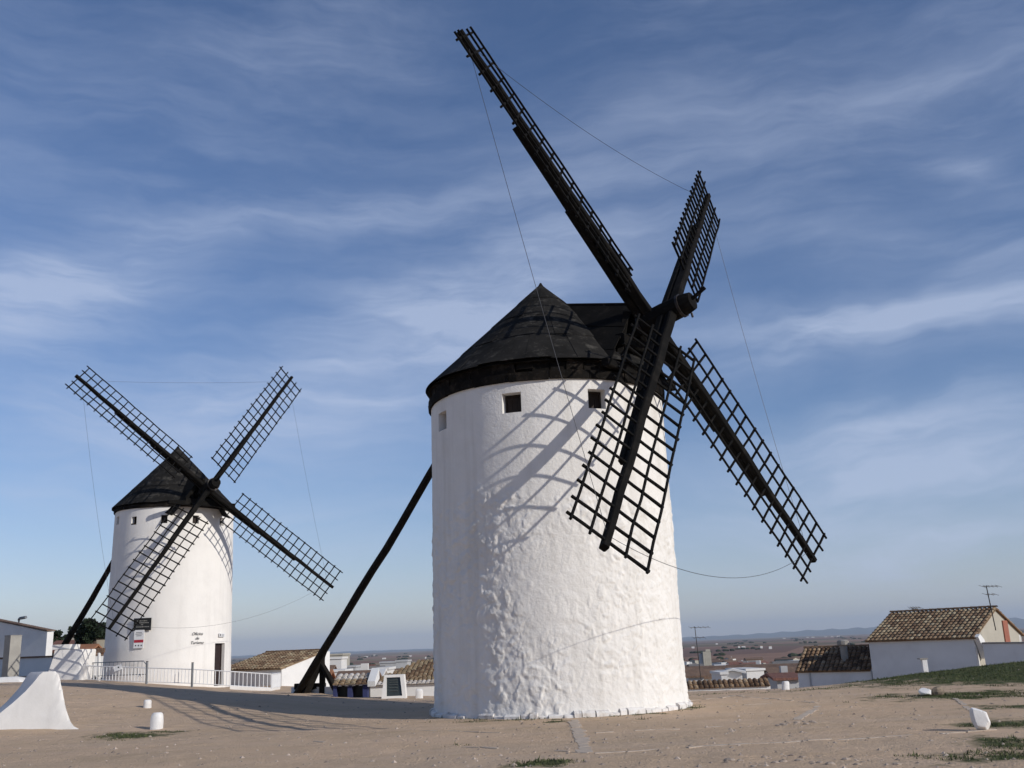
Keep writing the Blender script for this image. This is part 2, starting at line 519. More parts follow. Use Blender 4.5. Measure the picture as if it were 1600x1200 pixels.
    cols = [(0.0, (0.25, 0.135, 0.095)), (0.18, (0.16, 0.125, 0.075)), (0.34, (0.32, 0.19, 0.135)), (0.5, (0.12, 0.10, 0.06)),
            (0.62, (0.27, 0.20, 0.125)), (0.75, (0.19, 0.115, 0.09)), (0.88, (0.34, 0.25, 0.165))]
    e = rp.color_ramp.elements
    while len(e) < len(cols):
        e.new(0.5)
    for q, (p, c) in zip(e, cols):
        q.position = p; q.color = (*c, 1)
    sx = N(t, 'ShaderNodeSeparateXYZ'); L(vo.outputs['Color'], sx.inputs[0]); L(sx.outputs[0], rp.inputs[0])
    h1, _ = nz(0.004, 8, 0.7)
    h1m = N(t, 'ShaderNodeMath', operation='MULTIPLY'); L(h1, h1m.inputs[0]); h1m.inputs[1].default_value = 0.6
    field = mix(h1m.outputs[0], rp.outputs[0], (0.16, 0.11, 0.075))
    ln = N(t, 'ShaderNodeVectorMath', operation='LENGTH'); L(P, ln.inputs[0])
    fr = N(t, 'ShaderNodeMapRange'); fr.inputs['From Min'].default_value = 60; fr.inputs['From Max'].default_value = 260
    L(ln.outputs['Value'], fr.inputs['Value'])
    res = mix(fr.outputs[0], near, field)
    L(res, b.inputs['Base Color'])
    bp = N(t, 'ShaderNodeBump'); bp.inputs['Strength'].default_value = 0.8; bp.inputs['Distance'].default_value = 0.05
    _, bn = nz(9, 8, 0.7)
    ah = N(t, 'ShaderNodeMath', operation='ADD'); L(bn, ah.inputs[0]); L(raw3, ah.inputs[1])
    _, bn2 = nz(2.6, 6, 0.6, (0.6, 1.3, 1), rot=0.5)
    mh = N(t, 'ShaderNodeMath', operation='MULTIPLY_ADD'); L(bn2, mh.inputs[0]); mh.inputs[1].default_value = 2.4; L(ah.outputs[0], mh.inputs[2])
    L(mh.outputs[0], bp.inputs['Height'])
    L(bp.outputs[0], b.inputs['Normal'])
    MATS['ground'] = m


ground_material()
mat('hill', (0.10, 0.085, 0.06), (0.07, 0.065, 0.045), 0.0008, rough=0.95)


# ------------------------------------------------------------------ object helpers
ORI = {}


def link(name, me, m=None, parent=None, origin=(0, 0, 0), smooth=False):
    o = bpy.data.objects.new(name, me)
    COL.objects.link(o)
    origin = np.asarray(origin, float)
    if parent is not None:
        o.parent = parent
        o.location = origin - ORI[parent.name]
    else:
        o.location = origin
    ORI[o.name] = origin
    if m and me is not None and not me.materials:
        me.materials.append(MATS[m])
    if smooth and me is not None:
        me.polygons.foreach_set('use_smooth', [True] * len(me.polygons))
    return o


def tag(o, label, cat, group=None):
    o['label'] = label
    o['category'] = cat
    if group:
        o['group'] = group
    return o


def thing(name, origin, label, cat, group=None):
    o = link(name, None, None, None, origin)
    o.empty_display_size = 0.3
    return tag(o, label, cat, group)


def nrm(v):
    v = np.asarray(v, float)
    return v / max(np.linalg.norm(v), 1e-12)


class MB:
    """collects world-space faces, then makes one mesh object"""
    def __init__(s):
        s.v = []; s.f = []

    def add(s, vs, fs):
        k = len(s.v)
        s.v += [tuple(map(float, q)) for q in vs]
        s.f += [tuple(i + k for i in f) for f in fs]
        return s

    def quad(s, a, b, c, d):
        return s.add([a, b, c, d], [(0, 1, 2, 3)])

    def obox(s, c, ex, ey, ez):
        """box centred c with half-axis vectors"""
        c, ex, ey, ez = map(np.asarray, (c, ex, ey, ez))
        vs = [c + a * ex + b * ey + d * ez for d in (-1, 1) for a, b in ((-1, -1), (1, -1), (1, 1), (-1, 1))]
        return s.add(vs, [(3, 2, 1, 0), (4, 5, 6, 7), (0, 1, 5, 4), (1, 2, 6, 5), (2, 3, 7, 6), (3, 0, 4, 7)])

    def box(s, lo, hi):
        lo = np.asarray(lo, float); hi = np.asarray(hi, float); h = (hi - lo) / 2
        return s.obox((lo + hi) / 2, (h[0], 0, 0), (0, h[1], 0), (0, 0, h[2]))

    def prism(s, poly, d):
        """poly: 3D points of one face, extruded by vector d"""
        n = len(poly); d = np.asarray(d, float)
        vs = [np.asarray(q, float) for q in poly] + [np.asarray(q, float) + d for q in poly]
        fs = [tuple(range(n))[::-1], tuple(range(n, 2 * n))] + [(i, (i + 1) % n, n + (i + 1) % n, n + i) for i in range(n)]
        return s.add(vs, fs)

    def tube(s, pts, rads, n=8, caps=True, sect=None, up=None, jit=0.0):
        pts = [np.asarray(q, float) for q in pts]
        if not hasattr(rads, '__len__'):
            rads = [rads] * len(pts)
        vs = []; fs = []
        d0 = nrm(pts[-1] - pts[0])
        a = np.asarray(up, float) if up is not None else (np.array([0, 0, 1.0]) if abs(d0[2]) < 0.9 else np.array([1.0, 0, 0]))
        for i, (p, r) in enumerate(zip(pts, rads)):
            d = nrm((pts[min(i + 1, len(pts) - 1)] - pts[max(i - 1, 0)]))
            e1 = nrm(a - d * (a @ d)); e2 = np.cross(d, e1)
            for k in range(n):
                if sect is not None:
                    cx, cy = sect[k]
                else:
                    th = 2 * math.pi * (k + 0.5) / n
                    cx, cy = math.cos(th), math.sin(th)
                rx, ry = (r if hasattr(r, '__len__') else (r, r))
                j = 1 + jit * (rnd.random() - 0.5)
                vs.append(p + e1 * cx * rx * j + e2 * cy * ry * j)
        m = len(pts)
        for i in range(m - 1):
            for k in range(n):
                fs.append((i * n + k, i * n + (k + 1) % n, (i + 1) * n + (k + 1) % n, (i + 1) * n + k))
        if caps:
            fs.append(tuple(range(n))[::-1]); fs.append(tuple((m - 1) * n + k for k in range(n)))
        return s.add(vs, fs)

    def mesh(s, name, origin):
        me = bpy.data.meshes.new(name)
        o = np.asarray(origin, float)
        me.from_pydata([tuple(np.asarray(q) - o) for q in s.v], [], s.f)
        me.update()
        return me

    def build(s, name, m, parent=None, origin=None, smooth=False):
        if origin is None:
            a = np.array(s.v); origin = np.array([(a[:, 0].min() + a[:, 0].max()) / 2, (a[:, 1].min() + a[:, 1].max()) / 2, a[:, 2].min()])
        me = s.mesh(name, origin)
        return link(name, me, m, parent, origin, smooth)


OCT = [(1, 0.72), (0.72, 1), (-0.72, 1), (-1, 0.72), (-1, -0.72), (-0.72, -1), (0.72, -1), (1, -0.72)]


def place(name, me, M, parent):
    """shared-mesh piece with a world matrix M (parents are never rotated)"""
    o = bpy.data.objects.new(name, me)
    COL.objects.link(o)
    o.parent = parent
    M = M.copy()
    po = ORI[parent.name]
    M.translation = M.translation - Vector(po)
    o.matrix_basis = M
    return o


def rough_sphere(c, r, seed, seg=10, squash=(1, 1, 1), amp=0.25, freq=1.6, flat=True):
    """an irregular stone"""
    vs = []; fs = []
    rings = seg // 2 + 1
    for i in range(rings + 1):
        ph = math.pi * i / rings
        for k in range(seg):
            th = 2 * math.pi * k / seg
            vs.append((math.sin(ph) * math.cos(th), math.sin(ph) * math.sin(th), math.cos(ph)))
    V = np.array(vs)
    V = V * (1 + amp * 2 * fbm(V * freq + seed * 7.7, 3))[:, None]
    V = V * np.array(squash) * r + np.asarray(c)
    for i in range(rings):
        for k in range(seg):
            fs.append((i * seg + k, (i + 1) * seg + k, (i + 1) * seg + (k + 1) % seg, i * seg + (k + 1) % seg))
    return V, fs


# ------------------------------------------------------------------ the ground sheet
TURF = []      # (x, y, rx, ry, rot, strength)


def turf_at(px, py, rx, ry, s, rot=0.0):
    p = gh(px, py)
    TURF.append((p[0], p[1], rx, ry, rot, s))


for a in [(200, 1149, 0.95, 0.8, 0.85), (250, 1144, 0.8, 0.35, 0.75), (842, 1193, 0.5, 0.40, 0.95), (700, 1166, 0.5, 0.12, 0.5),
          (870, 1128, 0.35, 0.2, 0.9), (770, 1127, 1.2, 0.14, 0.8), (1005, 1124, 0.3, 0.12, 0.8), (1450, 1182, 0.7, 0.25, 0.6),
          (1570, 1182, 1.3, 0.8, 0.68), (1440, 1112, 0.4, 0.15, 0.45), (1570, 1133, 1.0, 0.7, 0.85), (1575, 1105, 1.6, 1.2, 0.6),
          (1500, 1085, 2.5, 1.6, 0.8), (1410, 1085, 1.2, 0.3, 0.4), (1590, 1160, 1.0, 1.4, 0.65)]:
    turf_at(a[0], a[1], a[2], a[3], a[4])
TURF += [(19.0, 33.0, 6.8, 4.4, 0, 1.5), (23, 31, 5, 4, 0, 1.1), (16.5, 36, 5, 3, 0, 1.3), (9, 31.0, 4.0, 0.5, 0, 0.55), (4.5, 31.4, 4.0, 0.4, 0, 0.5), (-1.5, 33.4, 5.0, 0.5, 0, 0.5)]


for k in range(16):          # weeds along the foot of the tower
    a_ = math.radians(-165 + 150 * k / 15 + 6 * rnd.random())
    TURF.append((0.923 + 3.47 * math.cos(a_), 26.82 + 3.47 * math.sin(a_), 0.16 + 0.22 * rnd.random(), 0.08 + 0.06 * rnd.random(), 0, 0.55 + 0.6 * rnd.random()))


def turf_value(x, y):
    v = np.zeros_like(x)
    for (cx, cy, rx, ry, rot, s) in TURF:
        d = ((x - cx) / rx) ** 2 + ((y - cy) / ry) ** 2
        v = np.maximum(v, s * np.exp(-0.7 * d))
    return v


def make_ground():
    r = list(np.arange(1.0, 11, 1.0)) + list(np.arange(11, 46, 0.22))
    x = 46.0; st = 0.25
    while x < 45000:
        r.append(x); st *= 1.045; x += st
    r.append(45000)
    r = np.array(r)
    th = np.concatenate([np.linspace(-38, 38, 420), np.linspace(38, 322, 110)[1:-1]])
    th = np.radians(th)
    n, m = len(r), len(th)
    X = r[:, None] * np.sin(th)[None]; Y = r[:, None] * np.cos(th)[None]
    Z = terrain(X, Y)
    V = np.stack([X.ravel(), Y.ravel(), Z.ravel()], 1)
    i = np.arange(n - 1)[:, None] * m; k = np.arange(m)[None]; k2 = (k + 1) % m
    F = np.stack([(i + k), (i + k2), (i + m + k2), (i + m + k)], 2).reshape(-1, 4)[:, ::-1]
    V = np.vstack([V, [[0, 0, float(terrain(np.array([0.]), np.array([0.]))[0])]]])
    c = len(V) - 1
    faces = F.tolist() + [((kk + 1) % m, kk, c) for kk in range(m)]
    me = bpy.data.meshes.new('ground')
    me.from_pydata(V.tolist(), [], faces)
    me.update()
    at_ = me.attributes.new('turf', 'FLOAT', 'POINT')
    at_.data.foreach_set('value', turf_value(V[:, 0], V[:, 1]).astype(np.float32))
    o = link('ground', me, 'ground', None, (0, 0, 0), True)
    o['kind'] = 'structure'
    if me.polygons[5].normal.z < 0:
        me.flip_normals()
    return o


GROUND = make_ground()


def make_hills():
    """low blue ridges beyond the plain, higher to the right"""
    for nm, R0, prof, seed in (('hills', 21000, [(-40, 10), (-8, 40), (2, 30), (6, 70), (12, 130), (18, 190), (24, 250), (32, 300), (45, 250)], 1),
                               ('hills', 27000, [(-40, 90), (-20, 60), (-8, 70), (2, 40), (8, 110), (14, 140), (22, 300), (32, 380), (45, 300)], 2)):
        vs = []; fs = []
        an = np.linspace(-40, 45, 260)
        hh = np.interp(an, [p[0] for p in prof], [p[1] for p in prof])
        nn = fbm(np.stack([an * 0.25, an * 0 + seed * 9, an * 0], 1), 5)
        hh = hh * (0.68 + 0.3 * nn)
        rows = [(0, -30), (700, 0.35), (1500, 0.75), (2300, 1.0), (3600, 0.9), (5200, 0.3), (6500, -30)]
        for a, h in zip(an, hh):
            for j, (dr, f) in enumerate(rows):
                z = -30 if f < 0 else -25 + h * f * (1 + 0.15 * math.sin(a * 5 + j * 2))
                rr = R0 + dr + 400 * math.sin(a * 0.9 + j)
                vs.append((rr * math.sin(math.radians(a)), rr * math.cos(math.radians(a)), z))
        m = len(rows)
        for i in range(len(an) - 1):
            for j in range(m - 1):
                fs.append((i * m + j, (i + 1) * m + j, (i + 1) * m + j + 1, i * m + j + 1))
        o = MB().add(vs, fs).build(nm, 'hill', None, (0, R0, -30), True)
        o['kind'] = 'structure'


make_hills()


# ------------------------------------------------------------------ windmills
def tower_mesh(T, z0, ztop, r0, r1, openings, rough_top, fine):
    """openings: (angle centre, half angle, zlo, zhi). Angles measured atan2(y,x) round the tower axis."""
    if fine:
        base = np.concatenate([np.linspace(-math.pi * 1.02, 0.02 * math.pi, 520), np.linspace(0.02 * math.pi, 0.98 * math.pi, 90)[1:-1]])
        zs = np.linspace(z0, ztop, 300)
    else:
        base = np.concatenate([np.linspace(-math.pi * 1.02, 0.02 * math.pi, 150), np.linspace(0.02 * math.pi, 0.98 * math.pi, 50)[1:-1]])
        zs = np.linspace(z0, ztop, 90)
    da = base[1] - base[0]; dz = zs[1] - zs[0]
    for (ac, ah, a, b) in openings:
        for e in (ac - ah, ac + ah):
            i = int(np.argmin(np.abs(base - e))); base[i] = e
        for e in (a, b):
            i = int(np.argmin(np.abs(zs - e))); zs[i] = e
    A, Z = np.meshgrid(base, zs)
    R = r0 + (r1 - r0) * (Z - z0) / (ztop - z0)
    P = np.stack([np.cos(A).ravel() * 3.1, np.sin(A).ravel() * 3.1, Z.ravel()], 1)
    if fine:
        warp = np.stack([fbm(P * 2.2 + k * 31, 2) for k in range(3)], 1)
        mask = sst((rough_top + 1.6 * fbm(P * 0.9 + 5, 3) - Z.ravel()) / 0.7)
        patch = sst((fbm(P * 0.55 + 40, 2) + 0.24) / 0.30)
        d1, d2, rr = worley(P * np.array([2.7, 2.7, 3.3]) + warp * 1.5)
        edge = sst((d2 - d1) / 0.45)
        h = 0.040 * (rr - 0.45) * edge + 0.045 * fbm(P * 2.3, 4) + 0.060 * np.abs(fbm(P * 5.0 + 9, 4)) + 0.045 * fbm(P * 9 + 2, 3)
        e1, e2, er = worley(P * 5.2 + warp * 2.5 + 60)
        h = h + 0.020 * (er > 0.68) * sst((e2 - e1) / 0.16)
        h = 0.85 * h * mask * (0.22 + 0.78 * patch) + 0.035 * fbm(P * 0.5 + 3, 3) + 0.006 * fbm(P * 6, 2) * (1 - mask)
        low = sst((z0 + 0.9 - Z.ravel()) / 0.9)
        h = h + 0.05 * low ** 2
    else:
        h = 0.03 * fbm(P * 0.6, 3) + 0.02 * fbm(P * 2.0, 3) * sst((rough_top - Z.ravel()) / 0.8)
    # keep the rims of the openings clean
    for (ac, ah, a, b) in openings:
        da_ = np.maximum(np.abs(A.ravel() - ac) - ah, 0) * 3.1
        dz_ = np.maximum(np.maximum(a - Z.ravel(), Z.ravel() - b), 0)
        h = h * sst(np.hypot(da_, dz_) / 0.18 + 0.0)
    Rr = R.ravel() + h
    V = np.stack([T[0] + Rr * np.cos(A.ravel()), T[1] + Rr * np.sin(A.ravel()), Z.ravel()], 1)
    m, n = A.shape
    i = np.arange(m - 1)[:, None] * n; k = np.arange(n)[None]; k2 = (k + 1) % n
    F = np.stack([i + k, i + k2, i + n + k2, i + n + k], 2)
    keep = np.ones((m - 1, n), bool)
    am = (base + np.append(base[1:], base[0] + 2 * math.pi)) / 2
    zm = (zs[:-1] + zs[1:]) / 2
    for (ac, ah, a, b) in openings:
        keep &= ~((np.abs(am - ac) < ah)[None] & ((zm > a) & (zm < b))[:, None])
    F = F[keep]
    return V, F


def recess(parent, T, ac, ah, a, b, rad, depth, kind, wm='whitewash_smooth', name='window'):
    """reveals and closing panel of an opening"""
    n = np.array([math.cos(ac), math.sin(ac), 0]); t = np.array([-math.sin(ac), math.cos(ac), 0])
    C = np.array([T[0], T[1], 0])
    hw = rad * math.sin(ah); ro = rad * math.cos(ah)
    w2 = hw * 0.97
    def pt(s, z, r): return C + n * r + t * s + np.array([0, 0, z])
    mb = MB()
    ri = ro - depth
    e = 0.012
    zl, zh = a - e, b + e
    o = [pt(-hw - e, zl, ro + 0.015), pt(hw + e, zl, ro + 0.015), pt(hw + e, zh, ro + 0.015), pt(-hw - e, zh, ro + 0.015)]
    o = [pt(-hw, a, ro), pt(hw, a, ro), pt(hw, b, ro), pt(-hw, b, ro)]
    q = [pt(-w2, a, ri), pt(w2, a, ri), pt(w2, b, ri), pt(-w2, b, ri)]
    for k in range(4):
        mb.quad(o[k], o[(k + 1) % 4], q[(k + 1) % 4], q[k])
    w = mb.build(name, wm, parent)
    # frame + leaf
    fr = MB(); f = 0.045
    zc = (a + b) / 2
    fr.obox(pt(-w2 + f / 2, zc, ri + 0.03), t * f / 2, n * 0.03, np.array([0, 0, (b - a) / 2]))
    fr.obox(pt(w2 - f / 2, zc, ri + 0.03), t * f / 2, n * 0.03, np.array([0, 0, (b - a) / 2]))
    fr.obox(pt(0, b - f / 2, ri + 0.028), t * (w2 - f), n * 0.03, np.array([0, 0, f / 2]))
    fr.obox(pt(0, a + f / 2, ri + 0.028), t * (w2 - f), n * 0.03, np.array([0, 0, f / 2]))
    fr.build('frame', kind, w)
    nb = 3 if name == 'window' else 5
    for k in range(nb):
        s0 = -w2 + f + (2 * w2 - 2 * f) * k / nb; s1 = -w2 + f + (2 * w2 - 2 * f) * (k + 1) / nb
        MB().obox(pt((s0 + s1) / 2, zc, ri + 0.012), t * ((s1 - s0) / 2 - 0.004), n * 0.012, np.array([0, 0, (b - a) / 2 - f])).build('plank', kind, w)
    bk = MB(); bk.quad(*[v - n * 0.01 for v in q]); bk.build('backing', 'ink', w)
    return w


def rung_mesh(seed):
    r_ = random.Random(seed)
    V = []; F = []
    for i in range(6):
        x = -0.5 + i / 5
        cy, cz = (r_.random() - 0.5) * 0.22, (r_.random() - 0.5) * 0.22
        w = 0.5 * (0.88 + 0.24 * r_.random())
        V += [(x, cy + c[0] * w, cz + c[1] * w) for c in OCT]
    for i in range(5):
        F += [(i * 8 + k, i * 8 + (k + 1) % 8, (i + 1) * 8 + (k + 1) % 8, (i + 1) * 8 + k) for k in range(8)]
    F += [tuple(range(8))[::-1], tuple(range(40, 48))]
    mb = MB().add(V, F)
    me = mb.mesh('rung', (0, 0, 0))
    me.materials.append(MATS['lattice_wood'])
    return me


RUNG = [rung_mesh(s) for s in range(4)]


def axes_matrix(c, ex, ey, ez):
    return Matrix(((ex[0], ey[0], ez[0], c[0]), (ex[1], ey[1], ez[1], c[1]), (ex[2], ey[2], ez[2], c[2]), (0, 0, 0, 1)))


def mill_frame(p):
    az, ti = p[3], p[4]
    a = np.array([math.cos(ti) * math.sin(az), -math.cos(ti) * math.cos(az), math.sin(ti)])
    t1 = nrm(np.cross([0, 0, 1.0], a)); t2 = np.cross(a, t1)
    return a, t1, t2


def build_sails(root, p, thick, nr=17):
    a, t1, t2 = mill_frame(p)
    P1 = np.array(p[:3])
    tips = {}
    for i, (k, dth, c) in enumerate((('upper', 0, 0), ('short', -math.pi / 2, 1), ('lower', math.pi / 2, 1), ('far', math.pi, 0))):
        e = p[13 + i * 5:18 + i * 5]
        th = p[5] + dth + e[1]
        u = nrm(math.cos(th) * t1 + math.sin(th) * t2 + a * p[33 + i])
        t = nrm(np.cross(a, u)); n = np.cross(u, t)
        b = p[8] + e[4]
        w = math.cos(b) * t + math.sin(b) * a
        wn = np.cross(w, u)
        P = P1 + a * p[6] * c
        Lb = p[7] + e[0]; ri = p[10] + e[2]; ro = p[11] + e[3]; Wd = p[9]
        # whip: the timber that reaches the tip
        ts = np.linspace(0.0, Lb, 12)
        mb = MB()
        pts = [P + u * s + (w * (rnd.random() - .5) + a * (rnd.random() - .5)) * 0.03 * (0 < s < Lb) for s in ts]
        hw = [((0.118 - 0.045 * s / Lb) * thick, (0.135 - 0.05 * s / Lb) * thick) for s in ts]
        mb.tube(pts, hw, 8, sect=OCT, up=w, jit=0.05)
        sail = mb.build('sail', 'dark_wood', root, P)
        # stock behind it, in two overlapping lengths
        for (s0, s1, wd) in ((-0.25, 0.42 * Lb, 0.15), (0.30 * Lb, 0.70 * Lb, 0.10)):
            m2 = MB()
            off = 0.26 if s0 < 0 else 0.205
            ss = np.linspace(s0, s1, 6)
            m2.tube([P + u * s - n * np.sign(n @ a) * off * thick * (1 - 0.25 * s / Lb) for s in ss], [(wd * 0.9 * thick * (1 - .15 * q / 5), 0.115 * thick * (1 - .2 * q / 5)) for q in range(6)], 8, sect=OCT, up=t, jit=0.05)
            m2.build('stock', 'dark_wood', sail)
        o = a * p[12]
        for q in range(nr):
            s = ri + (ro - ri) * q / (nr - 1)
            ln = 2 * Wd + 0.12 + 0.06 * rnd.random()
            tw = 0.055 * thick
            wj = nrm(w + u * (rnd.random() - .5) * 0.045 + wn * (rnd.random() - .5) * 0.03)
            place('rung', RUNG[rnd.randrange(4)], axes_matrix(P + o + u * s + w * (rnd.random() - .5) * .04, wj * ln, nrm(np.cross(wn, wj)) * tw, wn * tw), sail)
        sg = np.sign(wn @ a) or 1
        for f in (-1, -0.5, 0.5, 1):
            ln = ro - ri + 0.20 + .1 * rnd.random(); tw = 0.050 * thick
            uj = nrm(u + w * (rnd.random() - .5) * 0.01)
            m3 = MB()
            pts = [P + o + uj * (ri - 0.1 + ln * q / 9) + w * (Wd * f + .035 * (rnd.random() - .5)) + wn * sg * (tw * 0.9 + .012 * (rnd.random() - .5)) for q in range(10)]
            m3.tube(pts, tw / 2, 8, sect=OCT, up=w)
            m3.build('lath', 'lattice_wood', sail)
        tips[k] = P + u * (Lb - 0.35)
    return tips


def wire(root, p, q, sag, rad, n=24):
    mb = MB()
    pts = [p + (q - p) * s - np.array([0, 0, sag * 4 * s * (1 - s)]) for s in np.linspace(0, 1, n)]
    mb.tube(pts, rad, 5)
    return mb.build('wire', 'wire', root)


def build_cap(root, T, p, ztop, r_t, re, zsk, zapex, npan, boards):
    """conical roof of overlapping sheets over a ring of boards, with the housing of the wind shaft"""
    C = np.array([T[0], T[1], 0.0])
    a, t1, t2 = mill_frame(p)
    cap = MB()
    # inner cone that carries the sheets
    nseg = 64
    vs = [C + np.array([0, 0, zapex - 0.07])]
    for k in range(nseg):
        th = 2 * math.pi * k / nseg
        vs.append(C + np.array([(re - 0.05) * math.cos(th), (re - 0.05) * math.sin(th), zsk - 0.03]))
    for k in range(nseg):
        th = 2 * math.pi * k / nseg
        vs.append(C + np.array([(r_t - 0.15) * math.cos(th), (r_t - 0.15) * math.sin(th), zsk - 0.06]))
    for k in range(nseg):
        th = 2 * math.pi * k / nseg
        vs.append(C + np.array([(r_t - 0.15) * math.cos(th), (r_t - 0.15) * math.sin(th), ztop - 0.25]))
    fs = [(0, 1 + k, 1 + (k + 1) % nseg) for k in range(nseg)]
    for lay in (0, 1):
        fs += [(1 + lay * nseg + k, 1 + (lay + 1) * nseg + k, 1 + (lay + 1) * nseg + (k + 1) % nseg, 1 + lay * nseg + (k + 1) % nseg) for k in range(nseg)]
    cap.add(vs, fs)
    cap = cap.build('cap', 'cap_board', root, C + np.array([0, 0, ztop]))
    # sheets in tiers
    sl = np.array([re, zsk - zapex])
    ln = np.linalg.norm(sl)
    tiers = [(0.0, 0.20, max(8, npan // 3)), (0.185, 0.44, npan // 2 + 2), (0.425, 0.71, npan), (0.695, 1.0, npan + 6)]
    for ti, (f0, f1, n) in enumerate(tiers):
        ph = rnd.random()
        for k in range(n):
            th0 = 2 * math.pi * (k + ph) / n; th1 = 2 * math.pi * (k + 1.04 + ph) / n
            lift = 0.012 + 0.014 * rnd.random() + 0.012 * (k % 2)
            fj = f1 + (rnd.random() - 0.5) * 0.02
            m = 3
            mb = MB(); V = []
            for lay in (0, 1):
                for f, ex in ((f0, 0.0), (fj, 0.022)):
                    for j in range(m + 1):
                        th = th0 + (th1 - th0) * j / m
                        r = re * f; z = zapex + (zsk - zapex) * f
                        off = lift * 0.6 + ex * 0.6 + (0.012 if lay else 0)
                        # slight bell at the eaves
                        nr_, nz_ = (zapex - zsk) / ln, re / ln
                        fl = 0.0
                        V.append(C + np.array([(r + off * nr_ + fl) * math.cos(th), (r + off * nr_ + fl) * math.sin(th), z + off * nz_]))
            g = m + 1
            F = []
            for j in range(m):
                F.append((2 * g + j, 3 * g + j, 3 * g + j + 1, 2 * g + j + 1))
                F.append((j, j + 1, g + j + 1, g + j))
                F.append((g + j, g + j + 1, 3 * g + j + 1, 3 * g + j))
            F.append((0, g, 3 * g, 2 * g)); F.append((m, 2 * g + m, 3 * g + m, g + m))
            mb.add(V, F).build('roof_sheet', 'cap_sheet', cap)
    MB().tube([C + np.array([0, 0, zapex - 0.16]), C + np.array([0, 0, zapex + 0.0]), C + np.array([0.0, 0, zapex + 0.07])], [0.17, 0.06, 0.025], 10).build('finial', 'cap_sheet', cap)
    # ring of boards under the eaves
    for k in range(boards):
        th = 2 * math.pi * (k + 0.1 * rnd.random()) / boards
        wdt = math.pi * 2 * (re - 0.1) / boards * (0.94 + 0.05 * rnd.random()) / 2
        n = np.array([math.cos(th), math.sin(th), 0]); t = np.array([-math.sin(th), math.cos(th), 0])
        zt = zsk - 0.02; zb = ztop + (0.16 if rnd.random() < 0.6 else 0.20 + 0.1 * rnd.random())
        tilt = 0.05 * (rnd.random() - .3)
        rr = re - 0.17 - 0.05 * rnd.random()
        c = C + n * rr + np.array([0, 0, (zt + zb) / 2])
        MB().obox(c, t * wdt, n * 0.018, np.array([0, 0, (zt - zb) / 2]) + n * tilt).build('eaves_board', 'cap_board', cap)
    # kerb ring that rides on the wall
    nk = 20
    for k in range(nk):
        th0 = 2 * math.pi * k / nk; th1 = 2 * math.pi * (k + 0.985) / nk
        V = []
        for th in np.linspace(th0, th1, 5):
            for r, z in ((r_t - 0.20, ztop - 0.04), (r_t + 0.07, ztop - 0.04), (r_t + 0.085, ztop + 0.17), (r_t - 0.20, ztop + 0.19)):
                rr = r + 0.012 * math.sin(k * 2.3)
                V.append(C + np.array([rr * math.cos(th), rr * math.sin(th), z + 0.01 * math.sin(k * 1.7)]))
        F = []
        for j in range(4):
            for s in range(4):
                F.append((j * 4 + s, (j + 1) * 4 + s, (j + 1) * 4 + (s + 1) % 4, j * 4 + (s + 1) % 4))
        F += [(0, 1, 2, 3), (19, 18, 17, 16)]
        MB().add(V, F).build('kerb_beam', 'cap_board', cap)
    # housing of the wind shaft: steep little saddle roof running out along the shaft
    d = nrm(np.array([a[0], a[1], 0])); s_ = np.array([-d[1], d[0], 0])
    P1 = np.array(p[:3])
    out = (P1 - C) @ d
    zr = P1[2] + 1.10
    x0, x1 = (zapex - zr) / (zapex - zsk) * re - 0.25, out - 0.50
    for sd in (-1, 1):
        for q in range(5):
            g0 = q / 5; g1 = (q + 1.06) / 5
            hw, dp = 1.45, 1.85
            # planks run along the slope direction across: horizontal boards
            pa = C + d * x0 + np.array([0, 0, zr]); pb = C + d * (x1 + 0.04 * (rnd.random() - .5)) + np.array([0, 0, zr - 0.58])
            dn = s_ * sd * hw + np.array([0, 0, -dp])
            nn = nrm(np.cross(d, dn)) * sd
            if nn[2] < 0: nn = -nn
            l0 = 0.012 * (q % 2)
            poly = [pa + dn * g0 + nn * l0, pb + dn * g0 + nn * l0, pb + dn * g1 + nn * (l0 + .004), pa + dn * g1 + nn * (l0 + .004)]
            MB().prism(poly, nn * 0.03).build('housing_board', 'dark_wood', cap)
    MB().tube([C + d * (x0 - .1) + np.array([0, 0, zr + 0.02]), C + d * (x1 + 0.1) + np.array([0, 0, zr - 0.59])], 0.06, 8, jit=.2).build('housing_ridge', 'cap_board', cap)
    # front frame, broken boards
    zc = P1[2] - 0.4 * math.tan(p[4])
    for sd in (-1, 1):
        b0 = C + d * (x1 - 0.12) + s_ * sd * 0.95 + np.array([0, 0, zsk - 0.15]); b1 = C + d * (x1 - 0.12) + s_ * sd * 0.30 + np.array([0, 0, zr - 0.85])
        MB().tube([b0, b1], (0.09, 0.09), 8, sect=OCT).build('housing_post', 'dark_wood', cap)
    MB().tube([C + d * (x1 - 0.05) - s_ * 0.85 + np.array([0, 0, zc - 0.52]), C + d * (x1 - 0.05) + s_ * 0.85 + np.array([0, 0, zc - 0.52])], (0.15, 0.17), 8, sect=OCT).build('bearing_beam', 'dark_wood', cap)
    MB().tube([C + d * (x1 - 0.0) - s_ * 1.7 + np.array([0, 0, zsk - 0.10]), C + d * (x1 - 0.0) + s_ * 1.7 + np.array([0, 0, zsk - 0.12])], (0.10, 0.12), 8, sect=OCT).build('cross_beam', 'dark_wood', cap)
    for q in range(7):
        ss = -0.85 + 1.7 * q / 6
        if q == 3: continue
        top = zc - 0.35 if abs(ss) < .5 else zc - 0.5
        MB().obox(C + d * (x1 - 0.22) + s_ * ss + np.array([0, 0, (zsk - .1 + top) / 2]), s_ * 0.10, d * 0.014, np.array([0, 0, (top - zsk + .1) / 2])).build('front_board', 'cap_board', cap)
    # wind shaft
    tipd = p[6] + 0.60
